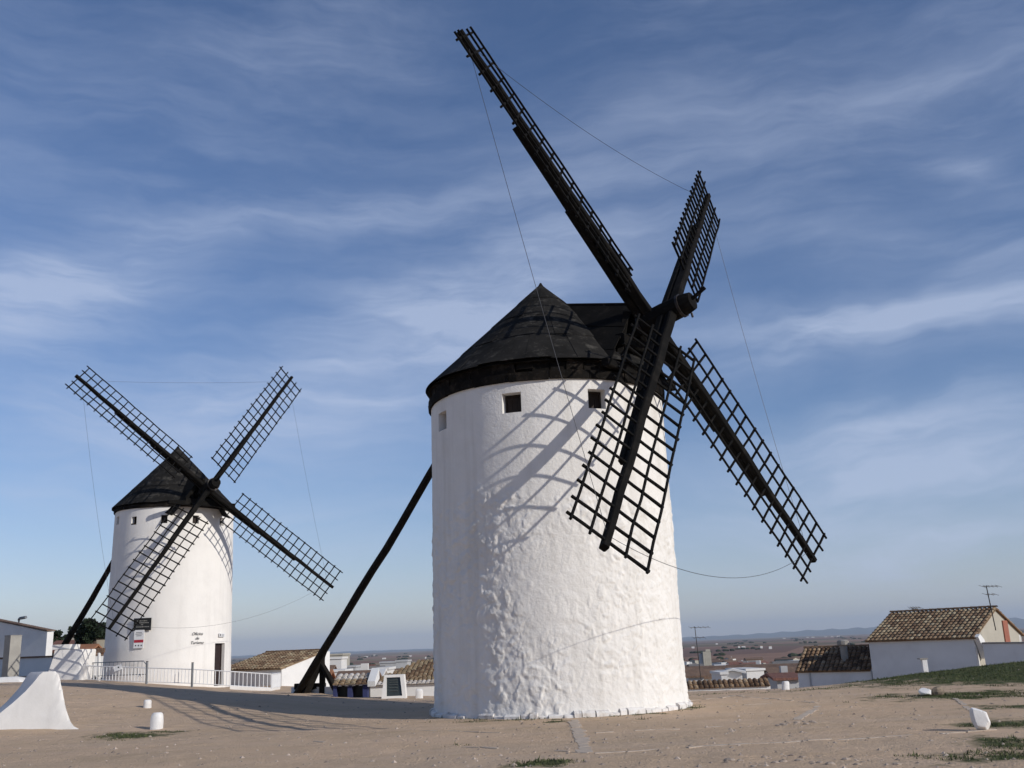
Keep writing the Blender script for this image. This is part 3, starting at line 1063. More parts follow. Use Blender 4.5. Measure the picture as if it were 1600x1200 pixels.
    pts = [P1 - a * (out * 1.0), P1 - a * 0.9, P1 - a * 0.45, P1 - a * 0.4, P1 + a * p[6] * 0.5, P1 + a * (p[6] + .30), P1 + a * (p[6] + .42), P1 + a * tipd]
    sh = MB().tube(pts, [0.24, 0.24, 0.25, 0.28, 0.30, 0.29, 0.27, 0.235], 12, jit=0.04).build('wind_shaft', 'dark_wood', root)
    for s in (-0.36, p[6] + 0.24):
        MB().tube([P1 + a * s, P1 + a * (s + 0.07)], 0.315, 14).build('iron_band', 'iron', sh)
    e = P1 + a * tipd
    MB().tube([e - a * .1 + t2 * .02, e + a * 0.40 + t2 * 0.20 + t1 * 0.05], 0.05, 8).build('shaft_pin', 'dark_wood', sh)
    MB().tube([e - a * .12 - t2 * .3, e - a * .12 - t2 * .42], 0.03, 6).build('bolt', 'iron', sh)
    return cap


def cyl_hit(px, py, T, r):
    d = ray(px, py)
    o = EYE[:2] - np.array(T)
    A = d[:2] @ d[:2]; B = o @ d[:2]; Cc = o @ o - r * r
    t = (-B - math.sqrt(max(B * B - A * Cc, 0))) / A
    q = EYE + d * t
    return math.atan2(q[1] - T[1], q[0] - T[0]), q[2]


MILL1 = [3.729, 24.714, 9.662, 0.927, 0.204, 2.35, 0.587, 8.73, 0.25, 0.886, 1.634, 8.563, 0.046, -0.111, -0.018, -0.345, -0.112, -0.049, -0.183, 0.001, 0.708, -0.214, -0.083, 0.451, 0.034, -0.11, 0.462, 0.08, -0.158, -0.017, -0.253, -0.136, 0.053, -0.012, -0.032, 0.012, 0.008]
MILL2 = [-15.264, 48.99, 9.68, 0.694, 0.177, 2.498, 0.455, 8.262, 0.275, 0.857, 1.64, 8.121, 0.012, -0.049, -0.047, 0.0, -0.086, -0.037, -0.031, 0.013, -0.526, -0.103, 0.011, 0.151, 0.03, 0.226, 0.312, 0.017, -0.071, 0.004, -0.085, -0.123, 0.009, -0.006, -0.008, -0.008, 0.001]
T1 = (0.923, 26.82)
T2 = (-17.835, 52.0)


def pole_line(G, T, a, zt, back):
    d = nrm(np.array([a[0], a[1], 0]))
    return np.array([T[0], T[1], zt]) - d * back


def big_mill():
    z0 = tz(T1[0], T1[1] - 3) - 0.15
    ztop = 7.93
    root = thing('windmill', (T1[0], T1[1], z0), 'large nearest whitewashed windmill with rough lower wall and black sails', 'windmill', 'windmills')
    r0, r1 = 3.20, 3.17
    ops = []
    for (px, py, hw, hh) in ((799, 629, 0.245, 0.25), (933, 623, 0.235, 0.245), (690.5, 658, 0.24, 0.24)):
        an, z = cyl_hit(px, py, T1, 3.18)
        ops.append((an, math.asin(hw / 3.17), z - hh, z + hh))
    V, F = tower_mesh(T1, z0, ztop, r0, r1, ops, 5.5, True)
    me = bpy.data.meshes.new('tower')
    o3 = np.array([T1[0], T1[1], z0])
    me.from_pydata((V - o3).tolist(), [], F.tolist())
    me.update()
    tower = link('tower', me, 'whitewash', root, o3, True)
    for (ac, ah, a, b) in ops:
        recess(tower, T1, ac, ah, a, b, 3.172, 0.30, 'shutter')
    # plinth of whitewashed stones round the foot
    th = 0.0; k = 0
    while th < 2 * math.pi - 0.04:
        w = 0.055 + 0.10 * rnd.random() ** 1.5
        if th + w > 2 * math.pi: w = 2 * math.pi - th
        am = th + w / 2
        rr = 3.33 + 0.06 * (rnd.random() - .5)
        zt_ = tz(T1[0] + 3.4 * math.cos(am), T1[1] + 3.4 * math.sin(am))
        h = 0.05 + 0.09 * rnd.random()
        mb = MB(); Vv = []
        for t_ in np.linspace(th + 0.004, th + w - 0.004, 4):
            j = 0.012 * (rnd.random() - .5)
            for r, z in ((3.10, zt_ - 0.12), (rr + j, zt_ - 0.12), (rr + j, zt_ + h * 0.7), (rr - 0.04 + j, zt_ + h), (3.10, zt_ + h + 0.06)):
                Vv.append((T1[0] + r * math.cos(t_), T1[1] + r * math.sin(t_), z + (0.01 * rnd.random() if z > zt_ else 0)))
        Ff = []
        for j in range(3):
            for s in range(5):
                Ff.append((j * 5 + s, (j + 1) * 5 + s, (j + 1) * 5 + (s + 1) % 5, j * 5 + (s + 1) % 5))
        Ff += [(0, 1, 2, 3, 4), (19, 18, 17, 16, 15)]
        if rnd.random() > 0.07:
            mb.add(Vv, Ff).build('plinth_stone', 'plinth_white', tower)
        th += w; k += 1
    build_cap(root, T1, MILL1, ztop, 3.17, 3.31, 8.38, 11.50, 26, 46)
    tips = build_sails(root, MILL1, 1.0)
    wire(root, tips['upper'], tips['short'], 0.35, 0.006)
    wire(root, tips['upper'], tips['lower'], 0.10, 0.006)
    wire(root, tips['short'], tips['far'], 0.35, 0.006)
    wire(root, tips['lower'], tips['far'], 0.75, 0.006)
    # tail pole
    a = mill_frame(MILL1)[0]
    G = gh(461, 1083); G = np.array([G[0], G[1], tz(G[0], G[1]) - 0.15])
    # the pole passes the silhouette of the tower at photo pixel (674, 738)
    d = nrm(np.array([a[0], a[1], 0]))
    top = np.array([T1[0], T1[1], 0]) - d * 2.9 + np.array([0, 0, 8.25])
    pts = [G + (top - G) * s + np.array([0, 0, -0.10 * math.sin(math.pi * s)]) + np.array([rnd.random() - .5, rnd.random() - .5, 0]) * 0.05 for s in np.linspace(0, 1, 14)]
    MB().tube(pts, [0.158 - 0.045 * s for s in np.linspace(0, 1, 14)], 10, jit=0.10).build('tail_pole', 'log_wood', root, smooth=True)
    return G


POLE_FOOT = big_mill()


def flat_text(body, size, origin, t, up, n, m, parent, name='lettering', shear=0.0, align='CENTER', name2=None):
    cu = bpy.data.curves.new('lettering', 'FONT')
    cu.body = body
    cu.size = size
    cu.shear = shear
    cu.align_x = align
    cu.align_y = 'CENTER'
    cu.extrude = 0.003
    cu.resolution_u = 3
    ob = bpy.data.objects.new('tmp_text', cu)
    COL.objects.link(ob)
    dg = bpy.context.evaluated_depsgraph_get()
    me = bpy.data.meshes.new_from_object(ob.evaluated_get(dg))
    bpy.data.objects.remove(ob, do_unlink=True)
    bpy.data.curves.remove(cu)
    V = np.array([v.co[:] for v in me.vertices])
    Wd = V[:, :1] * t[None] + V[:, 1:2] * up[None] + V[:, 2:3] * n[None]
    me.vertices.foreach_set('co', Wd.ravel())
    me.materials.clear()
    me.update()
    return link(name, me, m, parent, origin)


def small_mill():
    z0 = 0.15
    ztop = 8.93
    root = thing('windmill', (T2[0], T2[1], z0), 'farther smaller-looking white windmill with a doorway, signs and railing in front', 'windmill', 'windmills')
    r0, r1 = 3.07, 2.93
    def rad(z): return r0 + (r1 - r0) * (z - z0) / (ztop - z0)
    ops = []; kinds = []
    for (px, py) in ((209.5, 811), (256.5, 809), (306, 811), (346.5, 815), (184, 813)):
        an, z = cyl_hit(px, py, T2, 2.94)
        ops.append((an, math.asin(0.16 / 2.94), z - 0.21, z + 0.19)); kinds.append('w')
    an, _ = cyl_hit(343, 1040, T2, 3.04)
    zt = cyl_hit(343, 1005, T2, 3.04)[1]
    ops.append((an, math.asin(0.40 / 3.04), max(z0 + 0.1, zt - 2.15), zt)); kinds.append('d')
    V, F = tower_mesh(T2, z0, ztop, r0, r1, ops, 4.0, False)
    me = bpy.data.meshes.new('tower')
    o3 = np.array([T2[0], T2[1], z0])
    me.from_pydata((V - o3).tolist(), [], F.tolist())
    me.update()
    tower = link('tower', me, 'whitewash_smooth', root, o3, True)
    for (ac, ah, a, b), k in zip(ops, kinds):
        if k == 'w':
            recess(tower, T2, ac, ah, a, b, rad((a + b) / 2) , 0.25, 'shutter')
        else:
            recess(tower, T2, ac, ah, a, b, rad((a + b) / 2), 0.22, 'door_wood', name='door')
    build_cap(root, T2, MILL2, ztop, 2.93, 3.10, 9.10, 12.42, 22, 40)
    tips = build_sails(root, MILL2, 0.92)
    wire(root, tips['upper'], tips['short'], 0.10, 0.005)
    wire(root, tips['upper'], tips['lower'], 0.5, 0.005)
    wire(root, tips['short'], tips['far'], 0.3, 0.005)
    wire(root, tips['lower'], tips['far'], 1.0, 0.005)
    # tail pole down to the block on the left
    foot = at(98, 1012, 58.5)
    top = at(172, 884, 54.6)
    top2 = top + (top - foot) * 0.32
    pts = [foot + (top2 - foot) * s + np.array([0, 0, -0.12 * math.sin(math.pi * s)]) for s in np.linspace(-0.12, 1, 12)]
    MB().tube(pts, [0.19 - 0.06 * s for s in np.linspace(0, 1, 12)], 9, jit=0.1).build('tail_pole', 'log_wood', root, smooth=True)

    # boards and lettering on the wall
    def frame_at(px, py):
        an, z = cyl_hit(px, py, T2, 3.0)
        r = rad(z)
        n = np.array([math.cos(an), math.sin(an), 0]); t = np.array([-math.sin(an), math.cos(an), 0])
        return np.array([T2[0], T2[1], 0]) + n * (r + 0.03) + np.array([0, 0, z]), t, n
    up = np.array([0, 0, 1.0])

    def board(px, py, w, h, m, name, off=0.025):
        c, t, n = frame_at(px, py)
        c = c + n * off
        b = MB().obox(c, t * w / 2, n * 0.02, up * h / 2).build(name, m, tower, c)
        return b, c + n * 0.022, t, n
    b, c, t, n = board(224, 975.5, 0.86, 0.58, 'plaque_black', 'plaque', 0.05)
    for row, (y, wd) in enumerate(((0.16, 0.5), (0.07, 0.64), (-0.02, 0.12), (-0.12, 0.58))):
        x = -wd / 2
        while x < wd / 2:
            l = 0.02 + 0.05 * rnd.random()
            MB().obox(c + t * (x + l / 2) + up * (y + 0.008 * (rnd.random() - .5)), t * l / 2, n * 0.003, up * 0.018).build('lettering', 'letter_pale', b)
            x += l + 0.022
    b, c, t, n = board(219, 998.5, 0.50, 0.84, 'plaque_white', 'information_board', 0.05)
    MB().obox(c + up * -0.10, t * 0.235, n * 0.003, up * 0.065).build('red_band', 'plaque_red', b)
    for y, wd in ((0.30, 0.30), (0.23, 0.36), (0.15, 0.26)):
        MB().obox(c + up * y, t * wd / 2, n * 0.003, up * 0.016).build('lettering', 'ink_grey', b)
    for x in (-0.14, 0.0, 0.14):
        MB().tube([c + up * -0.30 + t * x, c + up * -0.30 + t * x + n * .004], 0.035, 8).build('emblem', 'ink', b)
    for y, s in ((0.21, 'Oficina'), (0.0, 'de'), (-0.21, 'Turismo')):
        c, t, n = frame_at(307, 998)
        flat_text(s, 0.20, c + up * (y + 0.02) + n * 0.012, t, up, n, 'ink', tower, shear=0.35)
    b, c, t, n = board(344, 992.5, 0.44, 0.17, 'plaque_white', 'door_sign', 0.03)
    MB().obox(c - t * 0.14, t * 0.03, n * 0.003, up * 0.055).build('emblem', 'ink', b)
    for y in (0.03, -0.01, -0.05):
        MB().obox(c + t * 0.06 + up * y, t * 0.11, n * 0.003, up * 0.009).build('lettering', 'ink_grey', b)


small_mill()


# ------------------------------------------------------------------ trestle at the foot of the tail pole
def trestle():
    g = POLE_FOOT
    root = thing('wooden_trestle', on_ground(gh(490, 1086)), 'dark timber trestle with leaning props under the foot of the tail pole', 'trestle')
    def b(p, q, r, name, r2=None):
        MB().tube([p, (p + q) / 2 + np.array([0.02, 0, 0]), q], [r, r, r2 or r], 8, sect=OCT, jit=0.1).build(name, 'log_wood', root)
    y0 = g[1]
    def gp(px, py, Y):
        p = at(px, py, Y); return np.array([p[0], p[1], tz(p[0], p[1]) - 0.08])
    b(gp(478, 1084, y0 - 0.7), at(511, 1007, y0 - 1.0), 0.13, 'brace', 0.10)
    b(gp(503, 1086, y0 - 0.9), at(503, 1030, y0 - 0.75), 0.11, 'post')
    b(gp(531, 1092, y0 - 1.6), at(498, 1030, y0 - 0.8), 0.10, 'prop', 0.09)
    b(at(462, 1073, y0 - 0.2), at(507, 1072, y0 - 0.7), 0.12, 'cross_log')
    MB().tube([at(503, 1030, y0 - 0.75) - np.array([0, 0.0, 0.05]), at(503, 1030, y0 - 0.75) + np.array([0.0, 0, 0.1])], 0.13, 8).build('iron_band', 'iron', root)


trestle()


# ------------------------------------------------------------------ whitewashed masonry blocks, bollards and stones
def noisy(mb_v, amp, freq, seed):
    V = np.array(mb_v)
    d = np.stack([fbm(V * freq + seed + 13 * k, 3) for k in range(3)], 1)
    return V + d * amp * 2


def grid_solid(name, m, fn, nu, nv, label, cat, group=None, origin=None):
    """closed surface from fn(u, v), u round, v from base to top"""
    V = [];
    for j in range(nv + 1):
        for i in range(nu):
            V.append(fn(i / nu, j / nv))
    F = []
    for j in range(nv):
        for i in range(nu):
            F.append((j * nu + i, j * nu + (i + 1) % nu, (j + 1) * nu + (i + 1) % nu, (j + 1) * nu + i))
    F.append(tuple(nv * nu + i for i in range(nu)))
    mb = MB().add(V, F)
    o = mb.build(name, m, None, origin, True)
    return tag(o, label, cat, group)


def ring_poly(poly, n):
    """resample a closed polygon to n points"""
    P = [np.array(q, float) for q in poly]; P.append(P[0])
    L = [0]
    for a, b in zip(P, P[1:]): L.append(L[-1] + np.linalg.norm(b - a))
    out = []
    for s in np.linspace(0, L[-1], n, endpoint=False):
        k = max(i for i in range(len(L)) if L[i] <= s + 1e-9); k = min(k, len(P) - 2)
        out.append(P[k] + (P[k + 1] - P[k]) * (s - L[k]) / (L[k + 1] - L[k]))
    return out


def loft(name, m, rings, label, cat, group=None, amp=0.012, freq=3.0, seed=0, parent=None):
    n = len(rings[0])
    V = [p for r in rings for p in r]
    V = noisy(V, amp, freq, seed)
    F = []
    for j in range(len(rings) - 1):
        for i in range(n):
            F.append((j * n + i, j * n + (i + 1) % n, (j + 1) * n + (i + 1) % n, (j + 1) * n + i))
    c = V[-n:].mean(0)
    V = np.vstack([V, [c]])
    F += [((len(rings) - 1) * n + i, (len(rings) - 1) * n + (i + 1) % n, len(V) - 1) for i in range(n)]
    o = MB().add(V, F).build(name, m, parent, None, True)
    if label: tag(o, label, cat, group)
    try:
        o.data.set_sharp_from_angle(angle=math.radians(40))
    except Exception:
        pass
    return o


def big_wedge():
    # sloping anchor block at the left edge of the frame: top falls away to the left
    Y = gh(60, 1140)[1]
    k = Y / FPX * 1.03
    g = on_ground(at(60, 1140, Y))
    dz = lambda py: (1140 - py) * k
    rings = []
    # profile in the image plane (x to the right): left foot, right foot, with depth
    def xx(px): return g[0] + (px - 60) * k
    prof = [(0.0, -46, 119), (0.06, -38, 110), (0.16, -24, 103), (0.32, -2, 96), (0.5, 16, 90), (0.68, 31, 84), (0.84, 42, 79), (0.95, 48, 75), (1.0, 53, 70)]
    H = dz(1057)
    for f, xl, xr in prof:
        fy = g[1] - 0.0 + 0.28 * f          # front face leans back
        bk = g[1] + 1.25 - 0.55 * f
        z = g[2] - 0.05 + H * f
        poly = [(xx(xl), fy, z), (xx(xr), fy + 0.05, z), (xx(xr) - 0.62 * (1 - 0.4 * f), bk, z), (xx(xl) - 0.62 + 0.1 * f, bk, z)]
        rings.append(ring_poly(poly, 64))
    loft('anchor_block', 'whitewash_smooth', rings, 'large white sloping masonry block at the left edge of the square', 'masonry block', 'whitewashed anchor blocks', 0.02, 1.8, 3)


big_wedge()


def back_block():
    p = gh(97, 1062); g = on_ground(p); k = p[1] / FPX * 1.03
    rings = []
    for f, xl, xr in ((0, 70, 124), (0.15, 73, 123), (0.45, 77, 122), (0.75, 80, 122), (0.97, 81, 122), (1.0, 82, 121)):
        z = g[2] - 0.05 + f * (1062 - 1018) * k
        fy = g[1] + 0.12 * f
        rings.append(ring_poly([(g[0] + (xl - 97) * k, fy, z), (g[0] + (xr - 97) * k, fy, z), (g[0] + (xr - 97) * k, fy + 1.5, z), (g[0] + (xl - 97) * k, fy + 1.5, z)], 40))
    o = loft('anchor_block', 'whitewash_smooth', rings, 'tall stepped white block at the foot of the far tail pole', 'masonry block', 'whitewashed anchor blocks', 0.015, 2.0, 5)
    r2 = []
    for f in (0, 0.3, 1.0):
        z = g[2] + (1062 - 1019) * k + f * 7 * k
        r2.append(ring_poly([(g[0] + (76 - 97) * k, g[1] + .2, z), (g[0] + (102 - 97) * k, g[1] + .2, z), (g[0] + (102 - 97) * k, g[1] + 1.3, z), (g[0] + (76 - 97) * k, g[1] + 1.3, z)], 24))
    s = loft('step', 'whitewash_smooth', r2, None, None, parent=o, amp=0.01, seed=8)


back_block()


def bollard(px, pyb, w, h, label, seed, taper=0.88, lean=0.0):
    g = on_ground(gh(px, pyb)); rings = []
    for f, s in ((0, 1.05), (0.12, 1.0), (0.5, 0.97), (0.8, taper + 0.04), (0.93, taper * 0.9), (1.0, taper * 0.62)):
        n = 18; r = []
        for i in range(n):
            th = 2 * math.pi * i / n
            q = 1 / max(abs(math.cos(th)), abs(math.sin(th))); q = 1 + (q - 1) * 0.45
            r.append((g[0] + w / 2 * s * q * math.cos(th) + lean * f * h, g[1] + w / 2 * s * q * math.sin(th), g[2] - 0.04 + (h + .04) * f))
        rings.append(r)
    return loft('bollard', 'rock_white', rings, label, 'bollard', 'whitewashed bollards', 0.018, 5, seed)


bollard(244.5, 1139, 0.27, 0.36, 'larger rounded white stone bollard beside the thin grass, nearest on the left', 1, 0.9)
bollard(230, 1106, 0.20, 0.21, 'small cube-like white bollard behind the larger left bollard', 2, 0.95)
bollard(655, 1091, 0.26, 0.33, 'small white bollard between the framed panel and the large tower', 3, 0.92)
bollard(1228, 1078, 0.22, 0.26, 'white bollard beside the small white pyramid, left of the low wing', 4, 0.95, 0.05)


def white_rock(px, py, w, h, label, seed, sq=(1, 0.8, 1), lean=0):
    g = on_ground(gh(px, py))
    V, F = rough_sphere((0, 0, 0), 1.0, seed, 22, (1, 1, 1), 0.10, 1.3)
    r_ = np.random.RandomState(seed)
    for k in range(11):
        n = r_.normal(0, 1, 3); n /= np.linalg.norm(n); lim = 0.50 + 0.24 * r_.rand()
        ex = np.maximum(V @ n - lim, 0)
        V = V - ex[:, None] * n * 0.97
    V = V / np.abs(V).max(0)
    V = V * np.array([w / 2 * sq[0], w / 2 * sq[1], h / 2 * 1.15])
    V[:, 0] += lean * V[:, 2]
    V = V + g + np.array([0, 0, h * 0.42])
    o = MB().add(V, F).build('rock', 'rock_white', None, g, False)
    return tag(o, label, 'rock', 'whitewashed rocks')


white_rock(1536, 1141, 0.30, 0.35, 'upright angular white rock on the grass at the right edge', 5, lean=-0.25)
white_rock(1447, 1087, 0.36, 0.19, 'low flat white rock below the green mound', 9)
g = on_ground(gh(1466, 1086)); V, F = rough_sphere(g + np.array([0, 0, 0.08]), 0.17, 22, 10, (1, .7, .75), 0.25)
tag(MB().add(V, F).build('rock', 'rubble', None, g), 'bare brown stone touching the low white rock', 'rock')


def info_panel():
    Y = gh(615, 1091)[1]; k = Y / FPX * 1.03
    g = on_ground(at(615, 1091, Y)); up = np.array([0, 0, 1.0])
    def P(px, py, dy): return np.array([g[0] + (px - 615) * k, g[1] + dy, g[2] + (1091 - py) * k])
    root = thing('display_case', g, 'squat white masonry frame holding a dark glazed panel near the tower', 'display case')
    Wb, Wt = (597, 633), (600.5, 629.5)
    ib, it = (604.5, 627.5), (604, 624)
    d = np.array([0, 0.45, 0])
    def lean(f): return 0.16 * f
    fb, ft = 1090.5, 1058.5
    A, B, C_, D_ = P(Wb[0], fb + 3, 0), P(Wb[1], fb + 3, 0), P(Wt[1], ft, .16), P(Wt[0], ft, .16)
    a, b, c, e = P(ib[0], 1088, .02), P(ib[1], 1088, .02), P(it[1], 1062, .14), P(it[0], 1062, .14)
    mb = MB()
    for q, r, s, t in ((A, B, b, a), (B, C_, c, b), (C_, D_, e, c), (D_, A, a, e)):
        mb.quad(q, r, s, t)
    inn = np.array([0, 0.07, 0])
    for q, r in ((a, b), (b, c), (c, e), (e, a)):
        mb.quad(q, r, r + inn, q + inn)
    mb.quad(B, B + d, C_ + d, C_); mb.quad(C_, C_ + d, D_ + d, D_); mb.quad(D_, D_ + d, A + d, A); mb.quad(A + d, B + d, C_ + d, D_ + d)
    mb.build('masonry_frame', 'whitewash_smooth', root)
    pn = MB().prism([a + inn * .9, b + inn * .9, c + inn * .9, e + inn * .9], (0, 0.02, 0)).build('panel', 'panel_glass', root)
    x0, x1 = 606.5, 622.5
    for y0 in (1066, 1069, 1072.5, 1076.5, 1081):
        f = (1088 - y0) / 26
        MB().obox(P((x0 + x1) / 2, y0, 0.06 + 0.12 * f - .01), (k * (x1 - x0) / 2 * .8, 0, 0), (0, .003, 0), (0, 0, k * .45)).build('lettering', 'panel_line', pn)


info_panel()
# small white pyramid beside the bollard on the right
p = gh(1209, 1076); g = on_ground(p); k = p[1] / FPX
rings = [ring_poly([(g[0] - 9 * k * s, g[1] - .15 * s, g[2] - .05 + z), (g[0] + 8.5 * k * s, g[1] - .15 * s, g[2] - .05 + z), (g[0] + 8.5 * k * s, g[1] + .3 * s, g[2] - .05 + z), (g[0] - 9 * k * s, g[1] + .3 * s, g[2] - .05 + z)], 16) for s, z in ((1, 0), (.6, .09), (.3, .16), (.06, .25))]
loft('pyramid_marker', 'whitewash_smooth', rings, 'small pointed white pyramid at the edge of the square left of a bollard', 'marker', None, 0.006, 4, 2)


# ------------------------------------------------------------------ stone edgings set into the earth
def edging(pix, width, name, label, cat='edging', gap=0.2, ln=(0.25, 0.6), drop=0.0):
    W_ = [on_ground(gh(*q)) for q in pix]
    root = thing(name, W_[0], label, cat, 'stone edgings in the earth')
    segs = [np.linalg.norm(b - a) for a, b in zip(W_, W_[1:])]
    tot = sum(segs); s = 0
    def pos(s):
        for a, b, l in zip(W_, W_[1:], segs):
            if s <= l: return a + (b - a) * s / l, nrm((b - a) * np.array([1, 1, 0]))
            s -= l
        return W_[-1], nrm((W_[-1] - W_[-2]) * np.array([1, 1, 0]))
    while s < tot:
        l = ln[0] + (ln[1] - ln[0]) * rnd.random()
        if rnd.random() < gap:
            s += l; continue
        c, d = pos(s + l / 2)
        n = np.array([-d[1], d[0], 0])
        c = c + n * width * 0.25 * (rnd.random() - .5)
        z = tz(c[0], c[1]) + 0.003 + 0.009 * rnd.random()
        hl, hw = l / 2 - 0.008, width / 2 * (0.7 + 0.5 * rnd.random())
        poly = []
        for sx, sy in ((-1, -1), (-.3, -1.05), (.4, -.95), (1, -.9), (1.02, .1), (.95, 1), (.2, 1.06), (-.5, .92), (-1, 1)):
            poly.append(np.array([c[0], c[1], z]) + d * hl * sx * (1 + .06 * (rnd.random() - .5)) + n * hw * sy * (1 + .25 * (rnd.random() - .5)))
        MB().prism(poly[::1], (0, 0, -0.12)).build('edging_stone', 'slab_stone', root)
        s += l


edging([(896, 1125), (905, 1148), (916, 1176)], 0.22, 'stone_strip', 'straight grey slab strip running from the large tower towards the viewer', gap=0.0, ln=(0.3, 0.5))
edging([(700, 1167), (760, 1169), (845, 1174), (905, 1177)], 0.07, 'stone_edging', 'thin stone line crossing left of the slab strip near the bottom edge', gap=0.25)
edging([(928, 1178), (1000, 1174), (1100, 1166), (1200, 1161), (1300, 1156), (1430, 1148), (1540, 1141)], 0.10, 'stone_edging', 'long stone line running right from the slab strip to the upright rock', gap=0.12)
edging([(930, 1146), (1000, 1142), (1085, 1138), (1130, 1135)], 0.07, 'stone_edging', 'short stone line just in front of the sunlit side of the large tower', gap=0.2)
edging([(655, 1141), (700, 1142), (770, 1145)], 0.06, 'stone_edging', 'faint stone line in front of the shaded side of the large tower', gap=0.25)
edging([(1078, 1095), (1105, 1092), (1135, 1089)], 0.13, 'stone_edging', 'pale stone line starting behind the right foot of the large tower', gap=0.05)
edging([(1140, 1087), (1200, 1092), (1275, 1098)], 0.10, 'stone_edging', 'stone line slanting down rightwards beyond the right foot of the tower', gap=0.15)
edging([(1162, 1102), (1198, 1100)], 0.10, 'stone_edging', 'short isolated stone line right of the tower', gap=0.05)
edging([(1280, 1103), (1262, 1114), (1246, 1124)], 0.16, 'stone_edging', 'diagonal pale stone strip in the open earth at right', gap=0.05)
edging([(1490, 1090), (1508, 1103), (1525, 1118)], 0.10, 'stone_edging', 'stone line between the two white rocks on the right', gap=0.2)
edging([(470, 1157), (510, 1160), (560, 1166)], 0.06, 'stone_edging', 'short broken stone line in the earth at lower left', gap=0.3)


def rubble(px, py, n, spread, label, seed):
    r_ = random.Random(seed)
    c = on_ground(gh(px, py)); root = thing('rubble_patch', c, label, 'rubble', 'rubble patches')
    for i in range(n):
        x = c[0] + (r_.random() - .5) * spread; y = c[1] + (r_.random() - .5) * spread * .8; s = 0.015 + 0.04 * r_.random() ** 2
        V, F = rough_sphere((x, y, tz(x, y) + s * .05), s, seed + i, 8, (1.3, .9, .5), .4)
        MB().add(V, F).build('stone', 'pebble', root)


rubble(1240, 1131, 18, 0.8, 'loose stones at the lower end of the diagonal strip', 50)
rubble(1215, 1190, 22, 1.4, 'spread of pale loose stones at the bottom edge right of centre', 90)
rubble(1328, 1191, 12, 1.1, 'pale loose stones at the bottom edge farther right', 130)
rubble(679, 1120, 5, 0.4, 'small stone heap at the shaded left foot of the large tower', 170)


def pebbles():
    mb = MB()
    for i in range(7000):
        th = math.radians(-34 + 70 * rnd.random()); r = 11.5 + 26 * rnd.random() ** 1.6
        x, y = r * math.sin(th), r * math.cos(th)
        if math.hypot(x - T1[0], y - T1[1]) < 3.4: continue
        s = 0.007 + 0.040 * rnd.random() ** 5
        z = tz(x, y)
        a = rnd.random() * 6.28
        vs = []
        for k in range(5):
            q = s * (0.8 + .5 * rnd.random()); vs.append((x + q * 1.2 * math.cos(a + k * 1.256), y + q * math.sin(a + k * 1.256), z - 0.004))
        vs.append((x + s * .3 * (rnd.random() - .5), y, z + s * (0.5 + .4 * rnd.random())))
        mb.add(vs, [(k, (k + 1) % 5, 5) for k in range(5)])
    o = mb.build('pebbles', 'pebble', None, (0, 20, 0)); o['kind'] = 'stuff'
    tag(o, 'loose pebbles strewn over the trodden earth', 'pebbles')


pebbles()


def grass():
    mb_v = []; mb_f = []
    r_ = np.random.RandomState(4)
    n = 800000
    th = np.radians(r_.uniform(-34, 36, n)); rr = r_.uniform(12, 44, n)
    x, y = rr * np.sin(th), rr * np.cos(th)
    tv = turf_value(x, y)
    nz = fbm(np.stack([x * 1.3, y * 1.3, x * 0], 1), 3) + fbm(np.stack([x * 5, y * 5, x * 0 + 3], 1), 2) * .7
    keep = (tv + nz * 0.9 > 0.55 + 0.3 * r_.rand(n)) & (np.hypot(x - T1[0], y - T1[1]) > 3.3) & (r_.rand(n) < 0.8)
    x, y = x[keep], y[keep]
    z = terrain(x, y)
    m = len(x)
    h = 0.012 + 0.030 * r_.rand(m) ** 2 + 0.06 * (fbm(np.stack([x * 6, y * 6, x * 0 + 8], 1), 2) > 0.17) * r_.rand(m)
    a = r_.rand(m) * 6.283; w = 0.006 + .008 * r_.rand(m)
    lx = (r_.rand(m) - .5) * h * 1.2; ly = (r_.rand(m) - .5) * h * 1.2
    V = np.empty((m, 3, 3))
    V[:, 0] = np.stack([x - w * np.cos(a), y - w * np.sin(a), z - .005], 1)
    V[:, 1] = np.stack([x + w * np.cos(a), y + w * np.sin(a), z - .005], 1)
    V[:, 2] = np.stack([x + lx, y + ly, z + h], 1)
    me = bpy.data.meshes.new('grass')
    me.from_pydata(V.reshape(-1, 3).tolist(), [], np.arange(3 * m).reshape(-1, 3).tolist())
    me.update()
    o = link('grass', me, 'grass'); o['kind'] = 'stuff'
    tag(o, 'short sparse winter grass in patches on the earth', 'grass')


grass()


# ------------------------------------------------------------------ tiled roofs and houses
def tile_roof(parent, O, u, v, n, lu, lv, m='tile', sp=0.21, row=0.30, name='roof_tiles', eave_m=None):
    """barrel tiles on a slope: O lower left corner, u along the eaves, v up the slope, n outward"""
    O, u, v, n = (np.asarray(q, float) for q in (O, u, v, n))
    mb = MB()
    nc = max(2, int(lu / sp)); nrw = max(2, int(lv / row))
    sp = lu / nc; row = lv / nrw
    for c in range(nc):
        for r in range(nrw):
            b = O + u * (c + 0.5) * sp + v * (r * row) + u * sp * 0.12 * (rnd.random() - .5)
            V = []
            for j, (s, rad, lift) in enumerate(((-0.03, 0.52, 0.035), (row * 1.10, 0.42, 0.004))):
                for k in range(5):
                    th = math.pi * k / 4
                    V.append(b + v * s - u * math.cos(th) * sp * rad * .86 + n * (math.sin(th) * sp * rad * 0.62 + lift - 0.01 + .008 * (rnd.random() - .5)))
            F = [(k, k + 1, 5 + k + 1, 5 + k) for k in range(4)] + [(4, 3, 2, 1, 0)]
            mb.add(V, F)
    # channel bed
    mb.quad(O + n * .004, O + u * lu + n * .004, O + u * lu + v * lv + n * .004, O + v * lv + n * .004)
    o = mb.build(name, m, parent)
    o['kind'] = 'stuff'
    return o


